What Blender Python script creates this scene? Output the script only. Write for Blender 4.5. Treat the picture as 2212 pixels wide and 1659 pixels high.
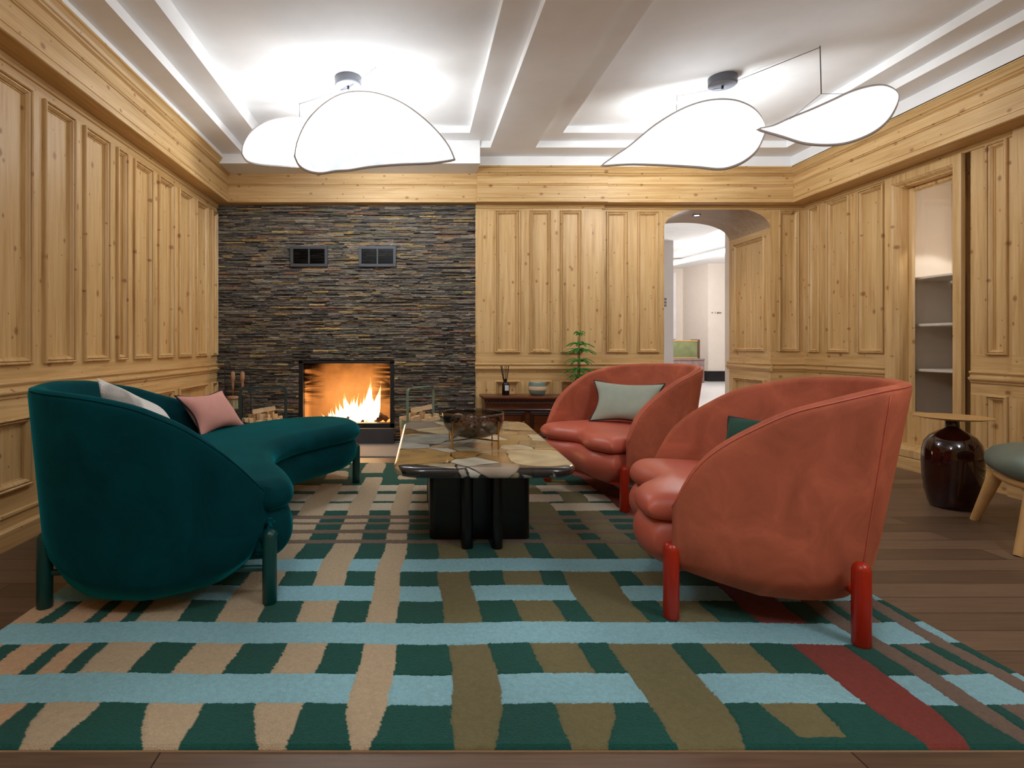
import bpy, bmesh, math, random
import numpy as np
from mathutils import Vector, Matrix
random.seed(7); rng = np.random.default_rng(5)
S = bpy.context.scene
for o in list(bpy.data.objects): bpy.data.objects.remove(o)
COL = S.collection
pi = math.pi

# ------------------------------------------------------------------ camera, light, exposure
cd = bpy.data.cameras.new('camera'); cam = bpy.data.objects.new('camera', cd); COL.objects.link(cam)
cam.location = (0, 0, 1.0); cam.rotation_euler = (pi/2, 0, 0)
cd.sensor_width = 36; cd.lens = 1200/2212*36; cd.shift_x = 0.0936; cd.shift_y = -0.0373
cd.clip_start = 0.05; cd.clip_end = 60
S.camera = cam
S.view_settings.view_transform = 'Standard'; S.view_settings.look = 'None'
S.view_settings.exposure = 0.12; S.view_settings.gamma = 1.0; S.view_settings.use_curve_mapping = False
W = bpy.data.worlds.new('world'); S.world = W; W.use_nodes = True
W.node_tree.nodes['Background'].inputs[0].default_value = (0.8, 0.87, 1, 1)
W.node_tree.nodes['Background'].inputs[1].default_value = 0.3

SHADE_EMIT = 8.5
def lamp(name, kind, loc, energy, color=(1,1,1), size=0.1, rot=None, size_y=None, spot=None, blend=.5):
    l = bpy.data.lights.new(name, kind); l.energy = energy; l.color = color
    if kind == 'AREA':
        l.size = size
        if size_y: l.shape = 'RECTANGLE'; l.size_y = size_y
    else: l.shadow_soft_size = size
    if spot: l.spot_size = spot; l.spot_blend = blend
    o = bpy.data.objects.new(name, l); COL.objects.link(o); o.location = loc
    if rot: o.rotation_euler = rot
    return o
# bulbs of the two pendants in view, two unseen fill lights added behind the camera, hall and cabinet spots
lamp('pendant_and_fill_light', 'POINT', (-0.45, 4.25, 2.60), 35, (.90, .96, 1), .16)
lamp('pendant_and_fill_light', 'POINT', (2.15, 4.3, 2.60), 35, (.90, .96, 1), .16)
lamp('pendant_and_fill_light', 'POINT', (-0.3, 0.3, 2.55), 42, (.90, .96, 1), .25)  # this and the next: fill added to brighten the foreground, no pendant there
lamp('pendant_and_fill_light', 'POINT', (2.4, 0.3, 2.55), 56, (.90, .96, 1), .25)
lamp('fire_light', 'POINT', (-.62, 5.83, .45), 6, (1, .52, .22), .10)
lamp('fire_light', 'POINT', (-.40, 5.80, .55), 5, (1, .55, .25), .10)
lamp('fire_light', 'POINT', (-.85, 5.95, .40), 5, (1, .5, .2), .08)
lamp('hall_downlight', 'POINT', (4.6, 9.0, 2.9), 85, (1, .97, .95), .3)
lamp('hall_downlight', 'POINT', (7.0, 13.2, 2.7), 150, (1, .97, .95), .3)
lamp('arch_spot', 'SPOT', (3.08, 6.06, 2.395), 12, (1, .93, .85), .02, (0,0,0), spot=1.7, blend=.8)
lamp('cabinet_spot', 'SPOT', (4.27, 4.15, 2.33), 22, (1, .98, .95), .02, (0,0,0), spot=1.5, blend=.15)

# ------------------------------------------------------------------ materials
def srgb(h):
    h = h.lstrip('#'); c = [int(h[i:i+2], 16)/255 for i in (0, 2, 4)]
    return [x/12.92 if x <= .04045 else ((x+.055)/1.055)**2.4 for x in c]
class NT:
    def __init__(s, name):
        s.m = bpy.data.materials.new(name); s.m.use_nodes = True
        s.t = s.m.node_tree; s.n = s.t.nodes; s.l = s.t.links
        s.b = s.n['Principled BSDF']; s.out = s.n['Material Output']
    def node(s, typ, **kw):
        n = s.n.new(typ)
        for k, v in kw.items():
            if k.startswith('i_'):
                key = k[2:]; key = int(key) if key.isdigit() else key
                n.inputs[key].default_value = v
            else: setattr(n, k, v)
        return n
    def link(s, a, b): s.l.new(a, b)
    def coords(s, scale=(1,1,1), src='Object'):
        tc = s.node('ShaderNodeTexCoord'); mp = s.node('ShaderNodeMapping')
        mp.inputs['Scale'].default_value = scale
        s.link(tc.outputs[src], mp.inputs[0]); return mp.outputs[0]
    def noise(s, v, scale=5, detail=4, rough=.5, dist=0):
        n = s.node('ShaderNodeTexNoise'); n.inputs['Scale'].default_value = scale
        n.inputs['Detail'].default_value = detail; n.inputs['Roughness'].default_value = rough
        n.inputs['Distortion'].default_value = dist; s.link(v, n.inputs['Vector']); return n.outputs['Fac']
    def ramp(s, fac, stops, interp='LINEAR'):
        r = s.node('ShaderNodeValToRGB'); e = r.color_ramp; e.interpolation = interp
        while len(e.elements) < len(stops): e.elements.new(.5)
        for el, (p, c) in zip(e.elements, stops):
            el.position = p; el.color = (*c[:3], 1) if not isinstance(c, (int, float)) else (c, c, c, 1)
        s.link(fac, r.inputs[0]); return r.outputs[0]
    def mix(s, fac, a, b, mode='MIX'):
        n = s.node('ShaderNodeMix', data_type='RGBA', blend_type=mode)
        for i, x in ((0, fac), (6, a), (7, b)):
            if isinstance(x, (int, float)): n.inputs[i].default_value = x
            elif isinstance(x, (list, tuple)): n.inputs[i].default_value = (*x[:3], 1)
            else: s.link(x, n.inputs[i])
        return n.outputs[2]
    def math(s, op, a, b=0.0, c=None):
        n = s.node('ShaderNodeMath', operation=op)
        for i, x in enumerate((a, b) if c is None else (a, b, c)):
            if isinstance(x, (int, float)): n.inputs[i].default_value = x
            else: s.link(x, n.inputs[i])
        return n.outputs[0]
    def bump(s, h, strength=.2, dist=.01):
        b = s.node('ShaderNodeBump'); b.inputs['Strength'].default_value = strength
        b.inputs['Distance'].default_value = dist; s.link(h, b.inputs['Height'])
        s.link(b.outputs[0], s.b.inputs['Normal'])
    def col(s, c):
        if isinstance(c, (list, tuple)): s.b.inputs['Base Color'].default_value = (*c[:3], 1)
        else: s.link(c, s.b.inputs['Base Color'])
    def set(s, **kw):
        for k, v in kw.items(): s.b.inputs[k.replace('_', ' ')].default_value = v

def simple(name, hexc, rough=.5, metal=0, var=.08, scale=6, bump=0, bscale=60, **kw):
    t = NT(name); c = srgb(hexc); v = t.coords()
    f = t.noise(v, scale, 4)
    t.col(t.ramp(f, [(.3, [x*(1-var) for x in c]), (.7, [min(1, x*(1+var)) for x in c])]))
    t.set(Roughness=rough, Metallic=metal)
    if bump: t.bump(t.noise(v, bscale, 3), bump, .005)
    for k, x in kw.items(): t.b.inputs[k.replace('_', ' ')].default_value = x
    return t.m

def pine(name, axis, nrm=0, base='#D0A970', dark='#B68B53', light='#E0BE8B', knots=True, rough=.48):
    """knotty pine, grain running along axis 0/1/2"""
    t = NT(name)
    sc = [11, 11, 11]; sc[axis] = .55
    v = t.coords(sc)
    g = t.noise(v, 3.2, 5, .6, .35)
    c = t.ramp(g, [(.25, srgb(dark)), (.48, srgb(base)), (.75, srgb(light))])
    sb = [7.3, 7.3, 7.3]; sb[axis] = .22
    vb = t.node('ShaderNodeTexVoronoi'); vb.inputs['Scale'].default_value = 1
    t.link(t.coords(sb), vb.inputs['Vector'])
    bw = t.node('ShaderNodeSeparateColor'); t.link(vb.outputs['Color'], bw.inputs[0])
    tone = t.ramp(bw.outputs[0], [(0, (.86, .84, .80)), (1, (1.0, 1.0, 1.0))])
    c = t.mix(.75, c, tone, 'MULTIPLY')
    if knots:
        sk = [9.5, 9.5, 9.5]; sk[axis] = 6.5
        kv = t.node('ShaderNodeTexVoronoi', voronoi_dimensions='2D'); kv.inputs['Scale'].default_value = 1
        sx = t.node('ShaderNodeSeparateXYZ'); t.link(t.coords(sk), sx.inputs[0]); cx = t.node('ShaderNodeCombineXYZ')
        o2 = [i for i in range(3) if i != nrm]; t.link(sx.outputs[o2[0]], cx.inputs[0]); t.link(sx.outputs[o2[1]], cx.inputs[1])
        t.link(cx.outputs[0], kv.inputs['Vector'])
        sep = t.node('ShaderNodeSeparateColor'); t.link(kv.outputs['Color'], sep.inputs[0])
        on = t.math('GREATER_THAN', sep.outputs[1], .35)
        rad = t.math('MULTIPLY_ADD', t.math('POWER', sep.outputs[2], 2.5), .15, .055)
        kk = t.math('DIVIDE', kv.outputs['Distance'], rad)
        core = t.ramp(kk, [(.45, 1.0), (.62, .45), (1.0, 0.0)])
        f = t.math('MULTIPLY', core, on)
        f = t.math('MULTIPLY', f, .75)
        c = t.mix(f, c, srgb('#87511F'))
    t.col(c); t.set(Roughness=rough)
    t.bump(g, .12, .004)
    return t.m

def fabric(name, hexc, var=.25, sheen=.4, sheen_tint=None, rough=.9, scale=3.0, weave=300, bump=.15, stretch=(1,1,1)):
    t = NT(name); c = srgb(hexc); v = t.coords(stretch)
    f = t.noise(v, scale, 5, .6, .8)
    c0 = t.ramp(f, [(.3, [x*(1-var) for x in c]), (.55, c), (.75, [min(1, x*(1+var)) for x in c])])
    t.col(c0); t.set(Roughness=rough)
    t.b.inputs['Sheen Weight'].default_value = sheen
    t.b.inputs['Sheen Roughness'].default_value = .35; t.b.inputs['Specular IOR Level'].default_value = .08
    t.b.inputs['Sheen Tint'].default_value = (*(srgb(sheen_tint) if sheen_tint else [min(1, x*3+.05) for x in c]), 1)
    t.bump(t.noise(t.coords(), weave, 2), bump, .002)
    return t.m

def vcol(name, rough=.9, bscale=180, bump=.5, bdist=.006, sheen=.2, coat=0, nvar=.12, nscale=40):
    t = NT(name); a = t.node('ShaderNodeAttribute', attribute_name='Col')
    v = t.coords(); f = t.noise(v, nscale, 4)
    r = t.ramp(f, [(.25, 1-nvar), (.75, 1.0)])
    t.col(t.mix(1.0, a.outputs['Color'], r, 'MULTIPLY')); t.set(Roughness=rough)
    t.b.inputs['Sheen Weight'].default_value = sheen
    t.b.inputs['Coat Weight'].default_value = coat; t.b.inputs['Coat Roughness'].default_value = .05
    if bump: t.bump(t.noise(v, bscale, 3), bump, bdist)
    return t.m

def emis(name, color, strength, tex=None):
    t = NT(name); t.col(color)
    t.b.inputs['Emission Color'].default_value = (*color, 1)
    t.b.inputs['Emission Strength'].default_value = strength
    return t

M = {}
M['pine_v'] = pine('pine_vertical', 2)
M['pine_vb'] = pine('pine_vertical_back', 2, 1)
M['pine_x'] = pine('pine_along_x', 0, 1)
M['pine_y'] = pine('pine_along_y', 1)
M['plaster'] = simple('white_plaster', '#F0EFEE', .9, var=.02, bump=.03)
M['hallwall'] = simple('hall_plaster', '#E4D8CC', .9, var=.02)
M['greywall'] = simple('grey_plaster', '#B9B2AE', .9, var=.02)
M['teal'] = fabric('teal_velvet', '#003B42', .40, .8, '#009AA8', .85, 3.2)
M['tealleg'] = simple('teal_lacquer', '#04403E', .35, var=.03)
M['coral'] = fabric('coral_velvet', '#C06B52', .26, .35, '#E88A62', .85, 5)
M['coral_leather'] = simple('coral_leather', '#C8644F', .42, var=.05, bump=.06, bscale=250)
M['redleg'] = simple('red_lacquer', '#B02A14', .3, var=.03)
M['pink'] = fabric('pink_linen', '#D3998F', .05, .2, None, .9, 8, 500, .35)
M['sage'] = fabric('sage_linen', '#A3AC9D', .08, .2, None, .9, 8, 500, .35)
M['dkgreen'] = fabric('dark_green_velvet', '#2E5045', .2, .5, '#8AB5A0', .8, 6)
M['piping'] = simple('dark_piping', '#2A1A20', .7)
M['black'] = simple('black_metal', '#131416', .45, var=.05)
M['vent'] = simple('charcoal_metal', '#33353A', .5, var=.05)
M['blacklacq'] = simple('black_lacquer', '#060607', .28, var=.05)
M['brass'] = simple('brass', '#C49A4A', .28, 1.0, .05)
M['copper'] = simple('copper_leather', '#A9614A', .5)
M['canopy'] = simple('slate_grey_metal', '#5E6068', .5, var=.05)
M['rim'] = simple('taupe_rim', '#B4AAA4', .6)
M['cable'] = simple('grey_cable', '#4A4644', .6)
M['plinth'] = simple('charcoal_plinth', '#3A393A', .6, var=.08)
M['hearth'] = simple('grey_terrazzo', '#8C8882', .7, var=.10, scale=90, bump=.1)
M['oak'] = simple('pale_oak', '#C79C62', .5, var=.1, scale=9)
M['beech'] = simple('beech_handle', '#A8805E', .55)
M['beige'] = simple('beige_felt', '#C2A283', .9)
M['sagegreen'] = simple('sage_metal', '#6E8272', .5)
M['darkgreen'] = simple('dark_green_metal', '#1E2E29', .45)
M['bristle'] = simple('pale_bristles', '#B5AA82', .9, var=.3, scale=200)
M['leaf'] = simple('conifer_needles', '#3C9138', .6, var=.35, scale=30)
M['stem'] = simple('plant_stem', '#33502A', .7)
M['pot'] = simple('terracotta_pot', '#8A8078', .7)
M['ceramic'] = simple('sage_ceramic', '#7A8E88', .5)
M['band'] = simple('cream_band', '#D2B48C', .7)
M['wax'] = simple('white_wax', '#EFEAE2', .5)
M['amber'] = simple('dark_amber_glass', '#14090A', .08, var=.02)
M['paper'] = simple('white_label', '#D8D8E0', .6)
M['reed'] = simple('dark_reeds', '#2A1A16', .7)
M['glaze'] = simple('oxblood_glaze', '#260806', .07, var=.5, scale=12, Coat_Weight=.6)
M['greenleather'] = simple('green_leather', '#69776B', .42, var=.05, bump=.05, bscale=250)
M['blueleather'] = simple('blue_leather', '#3F5F7A', .5)
M['darkwood'] = pine('dark_walnut', 0, 1, '#5A2C12', '#3A1A0A', '#7A4218', False, .3)
M['darkwood2'] = pine('walnut_moulding', 0, 1, '#33170B', '#241008', '#42200F', False, .28)
M['fire_brick'] = simple('tan_firebrick', '#A88A62', .9, var=.12, scale=9)
M['char'] = simple('charred_log', '#2E1A12', .9, var=.6, scale=25, bump=.5)
M['cabinet'] = simple('white_cabinet', '#DED3C5', .6, var=.02)
M['blackbase'] = simple('black_skirting', '#131116', .2)
M['whitefloor'] = simple('white_hall_floor', '#E2E0E0', .25, var=.03)
M['canvas'] = simple('white_canvas', '#E6E0E2', .9, var=.05, scale=3, bump=.4, bscale=14)
M['trunk'] = simple('green_trunk', '#7C8158', .8, var=.22, scale=5)
M['trunk2'] = simple('worn_trunk', '#8A7470', .8, var=.3, scale=8)
M['leatheredge'] = simple('brown_leather', '#5A3C2C', .7)
M['ink'] = simple('dark_lettering', '#3A3230', .8)
M['reedwhite'] = simple('pale_lettering', '#B8C0A0', .8)

# glass
t = NT('smoked_glass'); t.n.remove(t.b)
tr = t.node('ShaderNodeBsdfTransparent'); tr.inputs[0].default_value = (.60, .54, .48, 1); gl = t.node('ShaderNodeBsdfGlossy'); gl.inputs['Roughness'].default_value = .02
lw = t.node('ShaderNodeLayerWeight'); lw.inputs[0].default_value = .45
mx = t.node('ShaderNodeMixShader'); t.link(t.math('MULTIPLY_ADD', lw.outputs['Fresnel'], .55, .02), mx.inputs[0]); t.link(tr.outputs[0], mx.inputs[1]); t.link(gl.outputs[0], mx.inputs[2])
t.link(mx.outputs[0], t.out.inputs[0]); M['smoke'] = t.m
t = NT('cabinet_glass'); t.n.remove(t.b)
tr = t.node('ShaderNodeBsdfTransparent'); gl = t.node('ShaderNodeBsdfGlossy'); gl.inputs['Roughness'].default_value = .02
lw = t.node('ShaderNodeLayerWeight'); lw.inputs[0].default_value = .25
mx = t.node('ShaderNodeMixShader'); t.link(t.math('MULTIPLY', lw.outputs['Fresnel'], .25), mx.inputs[0]); t.link(tr.outputs[0], mx.inputs[1]); t.link(gl.outputs[0], mx.inputs[2])
t.link(mx.outputs[0], t.out.inputs[0]); M['pane'] = t.m
# sooty fireplace glass: soot streaks fan in from both sides
t = NT('sooty_glass'); t.n.remove(t.b)
tc = t.node('ShaderNodeTexCoord'); sp = t.node('ShaderNodeSeparateXYZ'); t.link(tc.outputs['Generated'], sp.inputs[0])
side = t.math('ABSOLUTE', t.math('SUBTRACT', sp.outputs[0], .52))
edge = t.ramp(side, [(.26, 0.0), (.5, 1.0)])
nz = t.noise(t.coords((1.3, 1, 9)), 1.9, 2, .5, 1.2)
zf = t.ramp(sp.outputs[2], [(.28, 0.0), (.42, .8), (.8, 1.0), (1, 1.0)])
m1 = t.math('MULTIPLY', t.math('MULTIPLY', edge, zf), t.ramp(nz, [(.38, 0.0), (.56, 1.0)]))
top = t.ramp(sp.outputs[2], [(.80, 0.0), (1.0, .45)])
m2 = t.math('MULTIPLY', top, t.ramp(t.noise(t.coords((1, 1, 1)), 5, 3), [(.35, .2), (.65, 1.0)]))
mm = t.math('MINIMUM', t.math('ADD', m1, m2), .93)
tr = t.node('ShaderNodeBsdfTransparent'); df = t.node('ShaderNodeBsdfDiffuse'); df.inputs[0].default_value = (.02, .008, .004, 1)
mx = t.node('ShaderNodeMixShader'); t.link(mm, mx.inputs[0]); t.link(tr.outputs[0], mx.inputs[1]); t.link(df.outputs[0], mx.inputs[2])
t.link(mx.outputs[0], t.out.inputs[0]); M['soot'] = t.m
# flame
t = NT('flame'); t.n.remove(t.b)
em = t.node('ShaderNodeEmission'); tc = t.node('ShaderNodeTexCoord'); sp = t.node('ShaderNodeSeparateXYZ'); t.link(tc.outputs['Generated'], sp.inputs[0])
t.link(t.ramp(sp.outputs[2], [(0, (1, .80, .45)), (.5, (1, .68, .30)), (1, (1, .38, .08))]), em.inputs[0]); em.inputs[1].default_value = 4.5
tr = t.node('ShaderNodeBsdfTransparent'); lw = t.node('ShaderNodeLayerWeight'); lw.inputs[0].default_value = .5
mx = t.node('ShaderNodeMixShader'); t.link(t.ramp(lw.outputs['Facing'], [(.35, .0), (.95, 1.0)]), mx.inputs[0])
t.link(em.outputs[0], mx.inputs[1]); t.link(tr.outputs[0], mx.inputs[2]); t.link(mx.outputs[0], t.out.inputs[0]); M['flame'] = t.m
# lamp shades: lit paper-like fabric with mottling
t = NT('lit_shade'); v = t.coords(); f = t.noise(v, 16, 5, .6)
t.col((.8, .82, .85)); t.set(Roughness=.9)
t.link(t.ramp(f, [(.38, (.74, .86, .98)), (.60, (1, 1, 1))]), t.b.inputs['Emission Color'])
at_ = t.node('ShaderNodeAttribute', attribute_name='Glow')
t.link(t.math('MULTIPLY_ADD', t.ramp(at_.outputs['Fac'], [(.55, 0.0), (1.0, 1.0)]), SHADE_EMIT, .84), t.b.inputs['Emission Strength']); M['shade'] = t.m
M['bulbglow'] = emis('downlight_glow', (1, .97, .92), 12).m
M['cove'] = emis('cove_light', (1, .98, .96), 3.0).m
# floor planks
t = NT('oak_planks'); br = t.node('ShaderNodeTexBrick')
t.link(t.coords((1, 1, 1)), br.inputs['Vector'])
br.inputs['Scale'].default_value = 1; br.inputs['Brick Width'].default_value = 1.7; br.inputs['Row Height'].default_value = .13
br.inputs['Mortar Size'].default_value = .0022; br.inputs['Color1'].default_value = (*srgb('#5E4836'), 1); br.inputs['Color2'].default_value = (*srgb('#7E6450'), 1)
br.inputs['Mortar'].default_value = (*srgb('#2E1E16'), 1); br.offset = .37
g = t.noise(t.coords((1.2, 22, 22)), 3, 5, .6, .3)
t.col(t.mix(.8, br.outputs['Color'], t.ramp(g, [(.25, .55), (.7, 1.1)]), 'MULTIPLY')); t.set(Roughness=.42); t.bump(g, .08, .003); M['floor'] = t.m
# slate
M['slate'] = vcol('stacked_slate', .7, 70, .9, .012, 0, nvar=.3, nscale=55)
M['rug'] = vcol('tufted_wool', .95, 260, .8, .008, .04, nvar=.18, nscale=60)
M['marble'] = vcol('stone_mosaic', .18, 5, 0, 0, 0, .5, nvar=.22, nscale=9)
# fur
t = NT('cow_hide'); f = t.noise(t.coords(), 5, 2, .4, .3)
t.col(t.ramp(f, [(.38, srgb('#A5A29C')), (.47, srgb('#F4F2EF'))])); t.set(Roughness=.95); t.bump(t.noise(t.coords((1, 1, .4)), 220, 3), .8, .01); M['fur'] = t.m
M['pod'] = simple('lotus_pod', '#957468', .8, var=.2, scale=40, bump=.3, bscale=200)
M['podhole'] = simple('pod_hole', '#120B09', .9)

# ------------------------------------------------------------------ geometry helpers
class MB:
    def __init__(s): s.v = []; s.f = []
    def add(s, v, f):
        k = len(s.v); s.v += [tuple(p) for p in v]; s.f += [tuple(i+k for i in q) for q in f]; return s
    def box(s, x0, x1, y0, y1, z0, z1):
        v = [(x, y, z) for z in (z0, z1) for y in (y0, y1) for x in (x0, x1)]
        return s.add(v, [(0,2,3,1), (4,5,7,6), (0,1,5,4), (2,6,7,3), (0,4,6,2), (1,3,7,5)])
    def tube(s, pts, r, n=12, cap=True, closed=False):
        pts = [Vector(p) for p in pts]; N = len(pts); rs = r if isinstance(r, (list, tuple)) else [r]*N
        v = []; f = []; prev = None
        for i, p in enumerate(pts):
            if closed: d = pts[(i+1) % N]-pts[i-1]
            else: d = pts[min(i+1, N-1)]-pts[max(i-1, 0)]
            d.normalize()
            if prev is None: a = d.orthogonal().normalized()
            else: a = (prev-d*prev.dot(d)).normalized()
            prev = a; b = d.cross(a)
            for k in range(n):
                t = 2*pi*k/n; v.append(p+(a*math.cos(t)+b*math.sin(t))*rs[i])
        for i in range(N if closed else N-1):
            j = (i+1) % N
            for k in range(n): f.append((i*n+k, i*n+(k+1) % n, j*n+(k+1) % n, j*n+k))
        if cap and not closed: f.append(tuple(range(n))[::-1]); f.append(tuple(range((N-1)*n, N*n)))
        return s.add(v, f)
    def cyl(s, p0, p1, r, n=16, r1=None): return s.tube([p0, p1], [r, r if r1 is None else r1], n)
    def lathe(s, prof, c=(0, 0, 0), n=32, caps=True):
        v = []; f = []
        for r, z in prof:
            for k in range(n):
                t = 2*pi*k/n; v.append((c[0]+r*math.cos(t), c[1]+r*math.sin(t), c[2]+z))
        for i in range(len(prof)-1):
            for k in range(n): f.append((i*n+k, i*n+(k+1) % n, (i+1)*n+(k+1) % n, (i+1)*n+k))
        if caps: f.append(tuple(range(n))[::-1]); f.append(tuple(range((len(prof)-1)*n, len(prof)*n)))
        return s.add(v, f)
    def grid(s, P, cu=False):
        """P: rows of points"""
        r = len(P); c = len(P[0]); v = [p for row in P for p in row]; f = []
        for i in range(r-1):
            for j in range(c if cu else c-1):
                k = (j+1) % c; f.append((i*c+j, i*c+k, (i+1)*c+k, (i+1)*c+j))
        return s.add(v, f)
    def prism(s, poly, z0, z1):
        n = len(poly); v = [(x, y, z0) for x, y in poly]+[(x, y, z1) for x, y in poly]
        return s.add(v, [tuple(range(n))[::-1], tuple(range(n, 2*n))]+[(i, (i+1) % n, n+(i+1) % n, n+i) for i in range(n)])
    def sphere(s, c, r, n=16, m=10):
        rr = r if isinstance(r, (tuple, list)) else (r, r, r); P = []
        for i in range(m+1):
            a = pi*i/m-pi/2
            P.append([(c[0]+rr[0]*math.cos(a)*math.cos(2*pi*k/n), c[1]+rr[1]*math.cos(a)*math.sin(2*pi*k/n), c[2]+rr[2]*math.sin(a)) for k in range(n)])
        return s.grid(P, True)
    def build(s, name, mat, parent=None, smooth=True, bevel=0, seg=2, subsurf=0, weld=0, relax=0):
        me = bpy.data.meshes.new(name); me.from_pydata([tuple(p) for p in s.v], [], s.f); me.update()
        if weld or True:
            bm = bmesh.new(); bm.from_mesh(me)
            if weld: bmesh.ops.remove_doubles(bm, verts=bm.verts, dist=weld)
            for _ in range(relax): bmesh.ops.smooth_vert(bm, verts=bm.verts, factor=.5, use_axis_x=True, use_axis_y=True, use_axis_z=True)
            bmesh.ops.recalc_face_normals(bm, faces=bm.faces); bm.to_mesh(me); bm.free()
        me.materials.append(mat if not isinstance(mat, str) else M[mat])
        o = bpy.data.objects.new(name, me); COL.objects.link(o)
        if parent: o.parent = parent
        if smooth:
            for p in me.polygons: p.use_smooth = True
            if smooth != 'all':
                md = o.modifiers.new('edge', 'EDGE_SPLIT'); md.split_angle = math.radians(38)
        if bevel:
            md = o.modifiers.new('bevel', 'BEVEL'); md.width = bevel; md.segments = seg; md.limit_method = 'ANGLE'; md.angle_limit = .7
            if smooth and smooth != 'all': o.modifiers.move(len(o.modifiers)-1, 0)
        if subsurf:
            md = o.modifiers.new('sub', 'SUBSURF'); md.levels = md.render_levels = subsurf
        return o
def tag(o, label=None, cat=None, group=None, kind=None):
    if label: o['label'] = label
    if cat: o['category'] = cat
    if group: o['group'] = group
    if kind: o['kind'] = kind
    return o
def struct(o): o['kind'] = 'structure'; return o
def thing(name, loc, label, cat, group=None, rz=0):
    o = bpy.data.objects.new(name, None); COL.objects.link(o); o.location = loc; o.rotation_euler = (0, 0, rz); o.empty_display_size = .1
    return tag(o, label, cat, group)
def children(o): return [c for c in bpy.data.objects if c.parent == o]
def copy_tree(o, parent=None):
    c = o.copy(); COL.objects.link(c); c.parent = parent
    for ch in children(o): copy_tree(ch, c)
    return c
def catmull(pts, n, closed=False):
    P = [Vector(p) for p in pts]
    if closed: Q = [P[-1]]+P+[P[0], P[1]]
    else: Q = [P[0]*2-P[1]]+P+[P[-1]*2-P[-2]]
    out = []; m = len(Q)-3
    for i in range(m):
        for k in range(24):
            t = k/24; a, b, c, d = Q[i:i+4]
            out.append(.5*((2*b)+(c-a)*t+(2*a-5*b+4*c-d)*t*t+(3*b-a-3*c+d)*t**3))
    if not closed: out.append(P[-1].copy())
    else: out.append(out[0].copy())
    L = [0]
    for i in range(1, len(out)): L.append(L[-1]+(out[i]-out[i-1]).length)
    res = []; j = 0; N = n if not closed else n+1
    for i in range(N):
        s = L[-1]*i/(N-1)
        while j < len(L)-2 and L[j+1] < s: j += 1
        u = (s-L[j])/max(1e-9, L[j+1]-L[j]); res.append(out[j].lerp(out[j+1], min(1, max(0, u))))
    return res[:-1] if closed else res
def interp(x, pts):
    xs = [p[0] for p in pts]; ys = [p[1] for p in pts]; return float(np.interp(x, xs, ys))
def at(x, y, d): return Vector(((x-899)*d/1200, d, 1+(747-y)*d/1200))
def nodes(n): return [.5*(1-math.cos(pi*i/n)) for i in range(n+1)]

def pad(Bf, Ff, s0, s1, zc, up, dn, r=(.06, .06), ns=40, nw=20, dome=0):
    """closed upholstered pad between a rear curve Bf(s) and a front curve Ff(s); r = edge rounding above / below"""
    mb = MB(); ss = [s0+(s1-s0)*a for a in nodes(ns)]; ws = nodes(nw)
    G = np.array([[(lambda q: (q.x, q.y))(Bf(s).lerp(Ff(s), w)) for w in ws] for s in ss])
    O = np.vstack([G[:, -1], G[::-1, 0][0:1]*0+G[-1, ::-1][1:], G[::-1, 0][1:], G[0, :][1:]])      # outline, closed
    A = O[:-1]; Bv = O[1:]-A; L2 = (Bv**2).sum(1)+1e-12; P_ = G.reshape(-1, 1, 2)
    t_ = np.clip(((P_-A)*Bv).sum(2)/L2, 0, 1); D = np.sqrt(((P_-A-t_[..., None]*Bv)**2).sum(2).min(1)).reshape(G.shape[:2])
    for sgn, hh, rr in ((1, up, r[0]), (-1, dn, r[1])):
        h = np.where(D >= rr, 1.0, np.sqrt(np.clip(1-(1-np.clip(D/rr, 0, 1))**2, 0, 1)))
        mb.grid([[(G[i, j, 0], G[i, j, 1], zc+sgn*hh*h[i, j]+(dome*math.sin(pi*i/ns)*math.sin(pi*j/nw) if sgn > 0 else 0)) for j in range(nw+1)] for i in range(ns+1)])
    return mb

def pillow(TL, TR, BR, BL, thick, pinch=.06, n=22, p=2.2, wr=.0):
    TL, TR, BR, BL = map(Vector, (TL, TR, BR, BL)); nrm = (TR-TL).cross(BL-TL).normalized(); c = (TL+TR+BR+BL)/4
    def P(u, v):
        q = (TL*(1-u)+TR*u)*(1-v)+(BL*(1-u)+BR*u)*v
        e = (1-(2*u-1)**2)*abs(2*v-1)**3+(1-(2*v-1)**2)*abs(2*u-1)**3
        return q+(c-q)*pinch*e*2
    mb = MB()
    for s in (1, -1):
        G = []
        for i in range(n+1):
            v = .5*(1-math.cos(pi*i/n)); row = []
            for j in range(n+1):
                u = .5*(1-math.cos(pi*j/n))
                h = ((1-abs(2*u-1)**p)*(1-abs(2*v-1)**p))**.55
                h *= 1+wr*math.sin(9*u+3*v)*math.sin(7*v+1)
                row.append(P(u, v)+nrm*s*h*thick/2)
            G.append(row)
        mb.grid(G)
    rim = []
    for k in range(24): rim.append(P(k/24, 0))
    for k in range(24): rim.append(P(1, k/24))
    for k in range(24): rim.append(P(1-k/24, 1))
    for k in range(24): rim.append(P(0, 1-k/24))
    return mb, rim

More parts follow.
